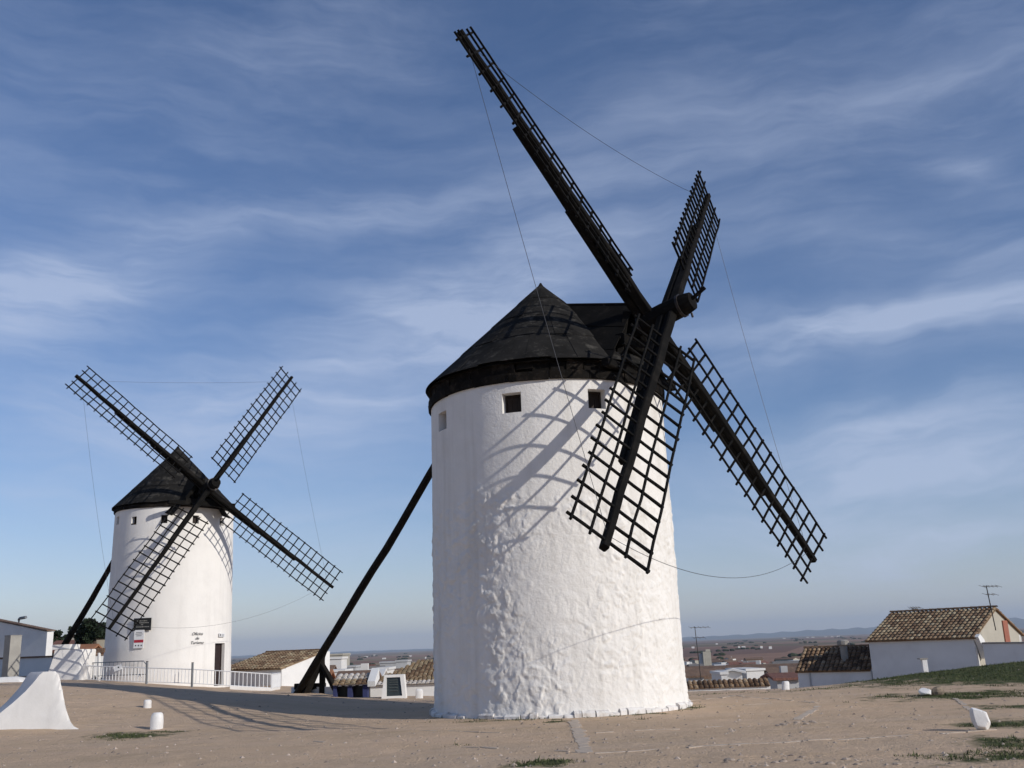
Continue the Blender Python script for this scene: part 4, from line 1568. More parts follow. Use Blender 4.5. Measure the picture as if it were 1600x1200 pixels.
def ridge_tiles(parent, A, B, m='tile', rad=0.11):
    A = np.asarray(A, float); B = np.asarray(B, float)
    L_ = np.linalg.norm(B - A); n = max(2, int(L_ / 0.38)); d = (B - A) / L_; s = nrm(np.cross(d, [0, 0, 1.0])); up = np.array([0, 0, 1.0])
    me = None
    for k in range(n):
        V = []
        for f, rr in ((0, rad), (1.08, rad * .85)):
            for j in range(6):
                th = math.pi * j / 5
                V.append(A + d * (k + f) * L_ / n + s * math.cos(th) * rr + up * (math.sin(th) * rr * .8 - .02))
        MB().add(V, [(j, j + 1, 7 + j, 6 + j) for j in range(5)] + [(5, 4, 3, 2, 1, 0)]).build('ridge_tile', m, parent)


def quad_wall(parent, poly, th_vec, m, name='wall'):
    return MB().prism(poly, th_vec).build(name, m, parent)


def antenna(base, h, label, lean=0.0, size=0.5):
    root = thing('television_antenna', base, label, 'antenna', 'television antennas')
    top = base + np.array([lean, 0, h])
    MB().tube([base, top], 0.022, 6).build('mast', 'iron', root)
    for f, L_, n in ((0.98, size * 1.7, 5), (0.80, size, 3)):
        c = base + (top - base) * f
        d = np.array([0.96, 0.25, 0.0]); s = np.array([-.25, .96, 0])
        MB().tube([c - d * L_ * .25, c + d * L_ * .75], 0.014, 5).build('boom', 'iron', root)
        for k in range(n):
            q = c + d * L_ * (-.25 + k / (n - 1))
            MB().tube([q - s * .22 - np.array([0, 0, .06]), q + s * .22 + np.array([0, 0, .06])], 0.008, 5).build('element', 'iron', root)
    return root


def right_house():
    # local frame: e1 runs along the eaves towards the right and the viewer, e2 into the depth
    ph = math.radians(44)
    e1 = np.array([math.cos(ph), -math.sin(ph), 0]); e2 = np.array([math.sin(ph), math.cos(ph), 0]); up = np.array([0, 0, 1.0])
    A = at(1357, 1000, 48.5)
    # length so that the far end lands at pixel 1520
    best = None
    for L_ in np.linspace(3, 9, 240):
        q = A + e1 * L_
        dd = q - EYE; zc = dd @ _fw
        px = 800 + FPX * (dd @ CR) / zc
        if best is None or abs(px - 1521) < best[0]: best = (abs(px - 1521), L_)
    Lh = best[1]
    ze = A[2]; zg = -3.0
    B = A + e1 * Lh
    dp, rise = 3.0, 1.22
    root = thing('house', np.array([A[0], A[1], tz(A[0], A[1])]), 'white house with a broad tiled roof at right behind the green mound', 'house', 'houses at the edge of the square')
    def G(p, z): return np.array([p[0], p[1], z])
    quad_wall(root, [G(A, zg), G(B, zg), G(B, ze - .03), G(A, ze - .03)], e2 * 0.3, 'plaster_white')
    # gable end facing right
    R_ = B + e2 * dp + up * rise; Bb = B + e2 * 2 * dp
    gi = e1 * -0.3
    C0 = B + e2 * 0.301
    quad_wall(root, [G(C0, zg), G(Bb, zg), G(Bb, ze - .03), G(R_, ze + rise - .06), G(C0, ze + 0.05)], gi, 'plaster_cream', 'gable_wall')
    quad_wall(root, [G(A + e2 * .301, zg), G(A + e2 * 2 * dp, zg), G(A + e2 * 2 * dp, ze - .03), G(A + e2 * dp, ze + rise - .06), G(A + e2 * .301, ze + .05)], e1 * 0.3, 'plaster_white', 'gable_wall')
    quad_wall(root, [G(A + e2 * 2 * dp, zg), G(Bb, zg), G(Bb, ze - .03), G(A + e2 * 2 * dp, ze - .03)], -e2 * .29, 'plaster_white')
    sv = nrm(e2 * dp + up * rise); nv = nrm(np.cross(e1, sv)); sl = math.hypot(dp, rise)
    ov = 0.15
    slab = MB(); P0 = A - e1 * .12 - sv * ov
    slab.prism([P0, P0 + e1 * (Lh + .24), P0 + e1 * (Lh + .24) + sv * (sl + ov), P0 + sv * (sl + ov)], -nv * .05)
    roof = slab.build('roof', 'tile_dark', root)
    tile_roof(roof, P0, e1, sv, nv, Lh + .24, sl + ov, 'tile')
    sv2 = nrm(-e2 * dp + up * rise); nv2 = nrm(np.cross(-e1, sv2)); Q0 = Bb + e1 * .12 - sv2 * ov
    MB().prism([Q0, Q0 - e1 * (Lh + .24), Q0 - e1 * (Lh + .24) + sv2 * (sl + ov - .01), Q0 + sv2 * (sl + ov - .01)], -nv2 * .05).build('roof_slope', 'tile_dark', roof)
    tile_roof(roof, Q0, -e1, sv2, nv2, Lh + .24, sl + ov - .01)
    ridge_tiles(roof, A - e1 * .12 + e2 * dp + up * (rise + .06), B + e1 * .12 + e2 * dp + up * (rise + .06), 'tile_dark')
    # little white curved kneeler at the corner of the gable
    q = B + e1 * 0.03
    MB().prism([q + up * -.02 - e2 * .12, q + up * .10 + e2 * .15, q - up * .15 + e2 * .55, q - up * .75 + e2 * .75, q - up * .95 + e2 * .45, q - up * .45 + e2 * .20], e1 * .22).build('kneeler', 'plaster_white', root)
    # shutter in the gable
    gq = B + e2 * (dp + 1.0) + e1 * .03
    MB().obox(G(gq, ze + .1), e2 * .3, e1 * .025, up * .55).build('shutter', 'brick_red', root)
    # yard wall going on to the right
    E = B + e1 * 9; zt = ze - .32
    wl = MB().prism([G(B + e1 * .35, zg), G(E, zg), G(E, zt - .15), G(B + e1 * .35, zt)], e2 * .3).build('yard_wall', 'plaster_white', None, G(B + e1 * 4, zg))
    tag(wl, 'long white yard wall running right from the tiled house', 'wall')
    cp = MB().prism([G(B + e1 * .33, zt + .005) - e2 * .04, G(E, zt - .145) - e2 * .04, G(E, zt - .145) + e2 * .34, G(B + e1 * .33, zt + .005) + e2 * .34], up * .06).build('coping', 'concrete', wl)
    # lower wing to the left
    A2 = at(1246, 1048, 50.5); ze2 = A2[2]
    ph2 = math.radians(30)
    f1 = np.array([math.cos(ph2), -math.sin(ph2), 0]); f2 = np.array([math.sin(ph2), math.cos(ph2), 0])
    best = None
    for L_ in np.linspace(1, 9, 300):
        dd = A2 + f1 * L_ - EYE; px = 800 + FPX * (dd @ CR) / (dd @ _fw)
        if best is None or abs(px - 1360) < best[0]: best = (abs(px - 1360), L_)
    L2 = best[1]; B2 = A2 + f1 * L2; zg2 = -5
    r2 = thing('house', np.array([A2[0], A2[1], tz(A2[0], A2[1])]), 'low white wing with a dark mossy tiled roof left of the broad-roofed house', 'house', 'houses at the edge of the square')
    quad_wall(r2, [G(A2, zg2), G(B2, zg2), G(B2, ze2 - .03), G(A2, ze2 - .03)], f2 * .3, 'plaster_white')
    dp2, ri2 = 2.0, 1.0
    quad_wall(r2, [G(A2 + f2 * .301, zg2), G(A2 + f2 * dp2, zg2), G(A2 + f2 * dp2, ze2 + ri2 - .05), G(A2 + f2 * .301, ze2 + .07)], f1 * .3, 'plaster_white', 'gable_wall')
    sv = nrm(f2 * dp2 + up * ri2); nv = nrm(np.cross(f1, sv)); sl = math.hypot(dp2, ri2); P0 = A2 - f1 * .1 - sv * .12
    rf = MB().prism([P0, P0 + f1 * (L2 + .1), P0 + f1 * (L2 + .1) + sv * (sl + .12), P0 + sv * (sl + .12)], -nv * .05).build('roof', 'tile_dark', r2)
    tile_roof(rf, P0, f1, sv, nv, L2 + .1, sl + .12, 'tile_dark')
    ridge_tiles(rf, A2 - f1 * .1 + f2 * dp2 + up * (ri2 + .05), B2 + f2 * dp2 + up * (ri2 + .05), 'tile_dark')
    # joint pipe on the wall and chimney flue
    q = A2 + f1 * L2 * .17 - f2 * .04
    MB().tube([G(q, zg2 + 1), G(q, ze2 - .05)], 0.035, 8).build('drainpipe', 'plaster_grey', r2)
    c = at(1322, 1046, 50.2)
    ch = MB().tube([c - up * .2, c + up * 1.12], 0.17, 10).build('chimney', 'concrete', r2)
    MB().tube([c + up * 1.10, c + up * 1.16, c + up * 1.32, c + up * 1.38], [0.2, 0.28, 0.28, 0.18], 10).build('cowl', 'concrete', ch)
    # slim white post standing before the wall
    Y = 43.0
    b = at(1447, 1060, Y); t_ = at(1446, 1030, Y)
    po = MB().obox(np.array([b[0], Y, (b[2] - .6 + t_[2]) / 2]), (0.10, 0, 0), (0, .12, 0), (0, 0, (t_[2] - b[2] + .6) / 2)).build('gate_post', 'plaster_white', None, np.array([b[0], Y, b[2] - .6]))
    tag(po, 'slim white post in front of the wall of the broad-roofed house', 'post')
    MB().obox(np.array([b[0] - .03, Y, t_[2] + .025]), (0.17, 0, 0), (0, .15, 0), (0, 0, .024)).build('cap_stone', 'concrete', po)
    antenna(at(1556, 985, 45.5), 1.95, 'tall television antenna rising at the right end of the broad tiled roof', -0.12, 0.5)
    antenna(at(1428, 962, 52), 0.40, 'small television antenna showing above the ridge of the broad roof', 0, 0.35)


right_house()


def mid_house():
    """tiled house between the far mill and the tail pole"""
    up = np.array([0, 0, 1.0])
    Y = 56.0
    A = at(345, 1046, Y + 1.5); B = at(440, 1045, Y - 1.0)
    B[2] = A[2] = (A[2] + B[2]) / 2
    e1 = nrm(B - A); e2 = np.array([-e1[1], e1[0], 0]); L_ = np.linalg.norm(B - A)
    dp = 3.4; Rp = at(463, 1018, B[1] + dp * e2[1]); rise = Rp[2] - B[2]
    zg = -3.5
    root = thing('house', np.array([B[0], B[1], tz(B[0], B[1])]), 'white house with a lichen-spotted tiled roof between far mill and tail pole', 'house', 'houses at the edge of the square')
    G = lambda p, z: np.array([p[0], p[1], z])
    quad_wall(root, [G(A, zg), G(B, zg), G(B, A[2] - .03), G(A, A[2] - .03)], e2 * .3, 'plaster_white')
    R_ = B + e2 * dp
    gv = e2 + e1 * 0.55
    C0 = B + e2 * .301
    quad_wall(root, [G(C0, zg), G(R_ + e1 * .0, zg), G(R_, B[2] + rise - .06), G(C0, B[2] + .02)], -e1 * .3, 'plaster_white', 'gable_wall')
    quad_wall(root, [G(A + e2 * dp, zg), G(R_ , zg), G(R_, B[2] + rise - .06), G(A + e2 * dp, B[2] + rise - .06)], e2 * .3, 'plaster_white', 'back_wall')
    sv = nrm(e2 * dp + up * rise); nv = nrm(np.cross(e1, sv)); sl = math.hypot(dp, rise); P0 = A - sv * .12
    rf = MB().prism([P0, P0 + e1 * (L_ + .06), P0 + e1 * (L_ + .06) + sv * (sl + .12), P0 + sv * (sl + .12)], -nv * .05).build('roof', 'tile', root)
    tile_roof(rf, P0, e1, sv, nv, L_ + .06, sl + .12, 'tile', 0.22, 0.33)
    ridge_tiles(rf, A + e2 * dp + up * (rise + .05), R_ + up * (rise + .05), 'tile_dark')


mid_house()


def town_edge():
    """roofs that rise just behind the crest, between the trestle and the large tower"""
    up = np.array([0, 0, 1.0])
    G = lambda p, z: np.array([p[0], p[1], z])
    # brown tiled roof partly behind the large tower
    A = at(574, 1071, 41.0); B = at(700, 1072, 41.0); B[2] = A[2]
    e1 = nrm(B - A); e2 = np.array([-e1[1], e1[0], 0]); L_ = np.linalg.norm(B - A)
    root = thing('house', np.array([A[0] + 1.5, A[1], tz(A[0] + 1.5, A[1])]), 'brown tiled roof with pale eaves behind the display case', 'house', 'houses at the edge of the square')
    quad_wall(root, [G(A, -5), G(B, -5), G(B, A[2] - .03), G(A, A[2] - .03)], e2 * .3, 'plaster_white')
    dp = 4.0; rise = at(660, 1032, 41 + dp)[2] - A[2]
    sv = nrm(e2 * dp + up * rise); nv = nrm(np.cross(e1, sv)); sl = math.hypot(dp, rise)
    # hipped left end: rows get shorter going up
    steps = 9
    rf = None
    for k in range(steps):
        s0 = sl * k / steps; cut = L_ * 0.55 * k / steps
        P0 = A + e1 * cut + sv * s0 - sv * (.12 if k == 0 else 0)
        ll = L_ - cut
        if rf is None:
            rf = MB().prism([A, B, B + sv * sl, A + e1 * L_ * .55 + sv * sl], -nv * .05).build('roof', 'tile_dark', root)
        tile_roof(rf, P0, e1, sv, nv, ll, sl / steps + (.12 if k == 0 else .02), 'tile_pale' if k == 0 else 'tile', 0.175, 0.46)
    D_ = A + e1 * L_ * .55 + sv * sl
    MB().prism([A + e2 * .05, D_, D_ + e2 * dp, A + e2 * (2 * dp)], -nv * .05).build('roof_slope', 'tile_dark', rf)
    quad_wall(root, [G(A + e2 * .301, -5), G(A + e2 * 2 * dp, -5), G(A + e2 * 2 * dp, A[2] - .1), G(A + e2 * .301, A[2] - .1)], e1 * .3, 'plaster_white', 'side_wall')
    # white-washed tiled porch with indigo dado
    A = at(520, 1069.5, 38.5); B = at(574, 1070, 38.5); B[2] = A[2]
    e1 = nrm(B - A); e2 = np.array([-e1[1], e1[0], 0]); L_ = np.linalg.norm(B - A)
    root = thing('porch', np.array([A[0], A[1], tz(A[0], A[1])]), 'whitewashed tile porch roof over a dark indigo wall', 'porch')
    quad_wall(root, [G(A + e2 * .5, -4), G(B + e2 * .5, -4), G(B + e2 * .5, A[2] + .12), G(A + e2 * .5, A[2] + .12)], e2 * .25, 'plaque_black', 'back_wall')
    for f0, f1, m in ((0.0, 0.10, 'indigo_paint'), (0.86, 1.0, 'indigo_paint'), (0.42, 0.55, 'indigo_paint')):
        quad_wall(root, [G(A + e1 * L_ * f0 + e2 * .05, -4), G(A + e1 * L_ * f1 + e2 * .05, -4), G(A + e1 * L_ * f1 + e2 * .05, A[2] - .05), G(A + e1 * L_ * f0 + e2 * .05, A[2] - .05)], e2 * .4, m, 'pier')
    sv = nrm(e2 * 1.1 + up * .32); nv = nrm(np.cross(e1, sv))
    rf = MB().prism([A, B, B + sv * 1.1, A + sv * 1.1], -nv * .05).build('roof', 'plaster_white', root)
    tile_roof(rf, A - sv * .1, e1, sv, nv, L_, .55, 'tile', .185, .3)
    tile_roof(rf, A + sv * .45, e1, sv, nv, L_, .65, 'tile_pale', .185, .33)
    MB().prism([B + e1 * .02 - sv * .1 + nv * .1, B + e1 * .02 + sv * 1.1 + nv * .22, B + e1 * .02 + sv * 1.1 - nv * .2, B + e1 * .02 - sv * .1 - nv * .1], e1 * .28).build('verge', 'plaster_white', root)
    for k in range(4):
        c = A + e1 * L_ * (.2 + .2 * k) + np.array([0, 0, -.08])
        MB().prism([c - e1 * .07, c + e1 * .07, c + up * .09], e2 * .05).build('corbel', 'plaster_white', root)
    # low white walls under the trestle
    A = at(455, 1078, 43); B = at(560, 1080, 41)
    zt = A[2] + .1
    w = MB().prism([G(A, -4), G(B, -4), G(B, zt), G(A, zt)], (0, .3, 0)).build('garden_wall', 'plaster_white', None, G(A, -2)); tag(w, 'low white garden wall seen through the legs of the trestle', 'wall')
    # row of tiles capping a wall right of the large tower
    A = at(1060, 1076.5, 40); B = at(1204, 1074.5, 40); B[2] = A[2]
    w = MB().prism([G(A, -4), G(B, -4), G(B, A[2]), G(A, A[2])], (0, .45, 0)).build('coped_wall', 'plaster_white', None, G(A, -1.2)); tag(w, 'low wall capped with a row of tiles right of the large tower', 'wall')
    e1 = nrm(B - A); sv = nrm(np.array([0, .42, .26])); nv = nrm(np.cross(e1, sv))
    tile_roof(w, A - sv * .05, e1, sv, nv, np.linalg.norm(B - A), .5, 'tile_dark', .19, .5, 'coping_tiles')


town_edge()


def town_house(px0, px1, pyt, Y, wall='far_wall', roof='roof_brown', rise=0.30, depth=None, rot=0.0, flat=False, label='', group=None, windows=2, minh=2.6):
    """house whose ridge reaches the photo height pyt, standing on the terrain"""
    c = at((px0 + px1) / 2, pyt, Y)
    w = (px1 - px0) * Y / FPX
    depth = depth or max(4.0, 0.6 * w)
    gz = min(tz(c[0] - w / 2, Y), tz(c[0] + w / 2, Y), tz(c[0], Y + depth))
    gz = min(gz, c[2] - minh)
    rs = 0 if flat else rise * depth / 2
    ze = c[2] - rs
    cs, sn = math.cos(rot), math.sin(rot)
    ex = np.array([cs, sn, 0]); ey = np.array([-sn, cs, 0]); up = np.array([0, 0, 1.0])
    base = np.array([c[0], Y, gz])
    root = thing('house', base, label, 'house', group)
    def P(x, y, z): return np.array([c[0], Y, 0]) + ex * x + ey * y + up * z
    h = w / 2
    mb = MB()
    mb.prism([P(-h, 0, gz), P(h, 0, gz), P(h, depth, gz), P(-h, depth, gz)], up * (ze - gz))
    if not flat:
        mb.prism([P(-h, 0.02, ze), P(-h, depth - .02, ze), P(-h, depth / 2, c[2] - .05)], ex * w)
    mb.build('wall', wall, root)
    if flat:
        MB().prism([P(-h - .1, -.1, ze + .003), P(h + .1, -.1, ze + .003), P(h + .1, depth + .1, ze + .003), P(-h - .1, depth + .1, ze + .003)], up * .18).build('parapet', wall, root)
    else:
        ov = .3
        k = rs / (depth / 2)
        m2 = MB()
        m2.prism([P(-h - ov, -ov, ze - ov * k + .02), P(h + ov, -ov, ze - ov * k + .02), P(h + ov, depth / 2, c[2] + .02), P(-h - ov, depth / 2, c[2] + .02)], up * .14)
        m2.prism([P(-h - ov, depth / 2, c[2] + .02), P(h + ov, depth / 2, c[2] + .02), P(h + ov, depth + ov, ze - ov * k + .02), P(-h - ov, depth + ov, ze - ov * k + .02)], up * .14)
        rf = m2.build('roof', roof, root)
        if rnd.random() < .35:
            x = (rnd.random() - .5) * w * .7
            MB().prism([P(x - .22, depth * .6, c[2] - .7), P(x + .22, depth * .6, c[2] - .7), P(x + .22, depth * .6 + .4, c[2] - .7), P(x - .22, depth * .6 + .4, c[2] - .7)], up * 1.25).build('chimney', wall, rf)
    for i in range(windows):
        x = -h + w * (i + .5 + .2 * (rnd.random() - .5)) / windows
        zc = ze - 1.3 - .3 * rnd.random()
        wn = MB().obox(P(x, -.03, zc), ex * min(.5, w * .12), ey * .03, up * .6).build('window', 'dark_glass', root)
        MB().obox(P(x, -.05, zc - .66), ex * min(.58, w * .14), ey * .05, up * .05).build('sill', 'far_wall', wn)
    return root


# houses of the town in the gap left of the large tower
TG = 'roofs of the town below'
town_house(511, 533, 1030, 95, 'far_wall', flat=True, label='tall blank white block standing above the roofs left of the large tower', group=TG, windows=0, depth=3)
town_house(512, 537, 1050, 88, 'far_wall', 'roof_grey', flat=True, label='low white house at the foot of the tall blank white block', group=TG, windows=1)
town_house(541, 555, 1043, 110, 'plaster_grey', 'roof_grey', flat=True, label='small dark grey house right of the tall white block', group=TG)
town_house(557, 578, 1041, 125, 'plaster_brown', 'roof_red', label='red roofed house left of the tower beyond the porch', group=TG)
town_house(578, 594, 1043, 118, 'plaster_grey', 'roof_grey', rise=.5, label='grey pitched roof next to the red roofed house', group=TG)
town_house(594, 620, 1036, 130, 'plaster_grey', 'roof_grey', flat=True, label='long pale grey flat-topped building above the brown tiled roof', group=TG, windows=4)
town_house(619, 636, 1034, 122, 'plaster_grey', 'roof_grey', flat=True, label='taller grey building joined to the long flat-topped one', group=TG, windows=2)
town_house(588, 606, 1047, 80, 'far_wall', 'roof_grey', flat=True, label='small white house in front of the long grey building', group=TG)
town_house(563, 590, 1050, 70, 'far_wall', 'far_wall', rise=.25, label='low white gable behind the porch roof', group=TG, windows=0)
town_house(528, 576, 1053, 62, 'far_wall', 'roof_brown', rise=.3, label='long brown tiled roof just behind the porch', group=TG, windows=0)
town_house(484, 502, 1052, 60, 'brick_red', 'roof_orange', rise=.5, label='orange roofed brick house seen behind the trestle', group=TG, windows=1)
town_house(494, 512, 1043, 90, 'brick_red', 'roof_brown', rise=.4, label='red brown house left of the tall blank white block', group=TG, windows=2)
town_house(466, 486, 1032, 75, 'plaster_brown', 'roof_brown', rise=.4, label='dark brown house hidden behind the foot of the tail pole', group=TG, windows=1)
# right of the large tower
town_house(1127, 1136, 1054, 78, 'far_wall', 'roof_brown', flat=True, label='narrow white house at the left of the white cluster right of tower', group=TG, windows=0)
town_house(1135, 1149, 1052, 84, 'plaster_grey', 'roof_brown', flat=True, label='grey walled house in the white cluster right of tower', group=TG, windows=0)
town_house(1147, 1170, 1047, 80, 'far_wall', 'far_wall', rise=.25, rot=1.35, depth=1.4, label='bright white gabled house in the middle of the cluster right of tower', group=TG, windows=1)
town_house(1166, 1194, 1048, 84, 'far_wall', 'roof_grey', flat=True, rot=.2, label='long white building at the right of the white cluster', group=TG, windows=0)
town_house(1075, 1098, 1046, 90, 'far_wall', 'roof_brown', label='brown roof beside the sunlit edge of the large tower', group=TG)
town_house(1100, 1128, 1048, 92, 'far_wall', 'roof_brown', label='wide brown roof left of the white cluster', group=TG)
town_house(1143, 1157, 1040, 150, 'far_wall', 'roof_red', label='dark red roof above the white cluster', group=TG)
town_house(1122, 1138, 1040, 170, 'far_wall', 'far_wall', rise=.2, label='white roofed shed above the wide brown roof', group=TG, windows=0)
town_house(1208, 1242, 1046, 95, 'plaster_grey', 'roof_brown', label='pale grey house behind the red awning', group=TG, windows=3)
town_house(1214, 1246, 1056, 66, 'plaster_grey', 'roof_red', rise=.15, depth=3, label='red roofed shed beside the low mossy wing', group=TG, windows=0)
town_house(1190, 1212, 1044, 120, 'far_wall', 'roof_brown', label='brown roofed house between the long white building and the grey house', group=TG)
town_house(1080, 1098, 1039, 200, 'far_wall', 'roof_grey', rise=.2, label='low white sheds at the foot of the cream silo', group=TG, windows=0)


def silo():
    Y = 430; c = at(1106, 1038, Y); k = Y / FPX
    gz = tz(c[0], Y); zt = at(1106, 1018, Y)[2]
    root = thing('grain_silo', np.array([c[0], Y, gz]), 'tall cream grain silo standing out above the town right of the tower', 'silo')
    for i in range(4):
        x0 = c[0] + (-6 + 3.0 * i) * k; x1 = x0 + 2.9 * k
        MB().box((x0, Y, gz), (x1, Y + 8 * k, zt - .02 * i)).build('silo_bay', 'plaster_cream', root)
    MB().box((c[0] - 1 * k, Y + 1, zt + .01), (c[0] + 6 * k, Y + 6 * k, zt + 3.2 * k)).build('head_house', 'plaster_cream', root)
    MB().box((c[0] - 11 * k, Y + 1, gz), (c[0] - 6.1 * k, Y + 9 * k, zt - 3 * k)).build('annexe', 'plaster_grey', root)


silo()
antenna(at(1096, 1068, 60), 3.2, 'slender television antenna mast against the plain right of the large tower', -0.12, 0.7)

WK = ['far_wall', 'far_wall', 'far_wall', 'plaster_cream', 'plaster_grey', 'plaster_brown']
RK = ['roof_brown', 'roof_brown', 'roof_red', 'roof_grey', 'roof_brown']
LBL = {'roof_brown': 'brown roof among the many small far roofs of the town', 'roof_red': 'red roof among the many small far roofs of the town', 'roof_grey': 'grey roof among the many small far roofs of the town'}


def filler():
    spots = []
    tries = 0
    while len(spots) < 135 and tries < 6000:
        tries += 1
        Y = 105 + 620 * rnd.random() ** 1.5
        px = rnd.choice([rnd.uniform(440, 700), rnd.uniform(1050, 1300), rnd.uniform(1050, 1300)])
        x = at(px, 1020, Y)[0]
        if any(abs(x - a) < 10 and abs(Y - b) < 13 for a, b in spots): continue
        spots.append((x, Y))
    for (x, Y) in spots:
        w = 7 + 7 * rnd.random(); h = 4.2 + 2.8 * rnd.random()
        gz = tz(x, Y)
        # pixel of the ridge
        d = np.array([x, Y, gz + h]) - EYE; zc = d @ _fw
        px = 800 + FPX * (d @ CR) / zc; py = 600 - FPX * (d @ CU) / zc
        rk = rnd.choice(RK); wk = rnd.choice(WK)
        lab = '%s far house with %s roof in the town %s of the large tower' % ({'far_wall': 'white', 'plaster_cream': 'cream', 'plaster_grey': 'grey', 'plaster_brown': 'brown'}[wk], rk[5:], 'left' if px < 880 else 'right')
        town_house(px - w * FPX / Y / 2, px + w * FPX / Y / 2, py, Y, wk, rk, rise=.22 + .2 * rnd.random(), rot=rnd.uniform(-.8, .8), flat=rnd.random() < .22, label=lab, group='far town houses: ' + lab, windows=3 if Y < 300 else 0)


filler()


def far_farms():
    """white farm buildings out on the plain"""
    L_ = [(545, 1019), (572, 1027), (585, 1024), (600, 1030), (640, 1026), (665, 1029), (1083, 1013), (1120, 1007), (1155, 1013), (1162, 1013), (1190, 1013), (1204, 1014), (1225, 994), (1262, 994), (1270, 993), (1290, 994), (1300, 994), (1310, 993)]
    k = 0
    for (px, py) in L_:
        d = ray(px, py)
        ys = np.geomspace(300, 16000, 1500)
        P = EYE[None] + d[None] * (ys / d[1])[:, None]
        b = P[:, 2] <= terrain(P[:, 0], P[:, 1], False)
        Y = float(ys[int(np.argmax(b))]) if b.any() else 9000.0
        Y = min(Y, 9000)
        w = 0.0023 * Y * (0.6 + rnd.random())
        x = at(px, py, Y)[0]; gz = tz(x, Y); h = max(5, w * .22)
        root = thing('farm_building', (x, Y, gz), 'tiny white farm building far out on the plain', 'farm building', 'farms on the plain')
        MB().box((x - w / 2, Y, gz - 1), (x + w / 2, Y + w * .4, gz + h)).build('wall', 'far_wall', root)
        MB().prism([(x - w / 2 - .3, Y - .3, gz + h + .02), (x - w / 2 - .3, Y + w * .4 + .3, gz + h + .02), (x - w / 2 - .3, Y + w * .2, gz + h * 1.35)], (w + .6, 0, 0)).build('roof', 'roof_brown', root)
        k += 1
    # scrub and orchards: one mass
    r_ = np.random.RandomState(3); mb = MB()
    for i in range(230):
        Y = float(np.exp(r_.uniform(np.log(650), np.log(7500)))); ln = r_.rand() < .3
        a = math.radians(r_.uniform(-16, 33)); x = Y * math.tan(a); z = tz(x, Y)
        for j in range(6 if ln else 2):
            s = (1.5 + 2.2 * r_.rand()) * (1 + Y / 6000)
            V, F = rough_sphere((x + j * s * 1.5, Y + r_.uniform(-5, 5), z + s * .35), s, i * 3 + j, 6, (1.2, 1.2, .6), .3)
            mb.add(V, F)
    o = mb.build('scrub', 'tree_far', None, (0, 2000, -25)); o['kind'] = 'stuff'; tag(o, 'dark scrub and orchards scattered over the plain', 'scrub')


far_farms()


# ------------------------------------------------------------------ left background
def leafy(root, c, rx, ry, rz, n, size, m='leaf_dark', seed=1, name='crown'):
    r_ = np.random.RandomState(seed)
    K = 14
    cl = r_.normal(0, .5, (K, 3)) * np.array([rx, ry, rz]) * .75 + np.asarray(c)
    V = np.empty((n, 4, 3))
    for i in range(n):
        q = cl[r_.randint(K)]
        d = r_.normal(0, 1, 3); d /= np.linalg.norm(d)
        p = q + d * np.array([rx, ry, rz]) * .36 * r_.rand() ** .4
        a = nrm(r_.normal(0, 1, 3)); b = nrm(np.cross(a, r_.normal(0, 1, 3)))
        s = size * (.6 + .8 * r_.rand())
        V[i] = [p - a * s - b * s * .4, p + a * s - b * s * .4, p + a * s + b * s * .4, p - a * s + b * s * .4]
    me = bpy.data.meshes.new(name); o0 = ORI[root.name]
    me.from_pydata((V.reshape(-1, 3) - o0).tolist(), [], np.arange(4 * n).reshape(-1, 4).tolist()); me.update()
    return link(name, me, m, root, o0)


def tree(px, py, Y, rx, rz, label, seed, n=1500):
    c = at(px, py, Y); g = tz(c[0], Y)
    root = thing('pine_tree', (c[0], Y, g), label, 'tree', 'trees behind the far mill')
    MB().tube([(c[0], Y, g - .2), (c[0] + .1, Y, (g + c[2]) / 2), (c[0], Y, c[2] + rz * .3)], [.22, .16, .07], 8, jit=.1).build('trunk', 'bark', root)
    for k in range(5):
        a = k * 1.3
        MB().tube([(c[0], Y, c[2] - rz * .6 + .2 * k), (c[0] + rx * .6 * math.cos(a), Y + rx * .6 * math.sin(a), c[2] + rz * .1 * k - rz * .2)], [.08, .03], 6).build('branch', 'bark', root)
    leafy(root, c, rx, rx, rz, n, .12, seed=seed)


tree(148, 981, 74, 1.05, 0.9, 'dark pine tree leaning out behind the left side of the far mill', 3, 3600)
tree(127, 992, 74.5, 0.7, 0.9, 'small slim dark tree left of the leaning pine', 4, 900)
tree(88, 1001, 90, 1.0, 0.7, 'low dark evergreen behind the end of the long grey house', 5, 1200)
tree(101, 1002, 92, 0.8, 0.6, 'low dark evergreen just right of the tail pole', 6, 900)


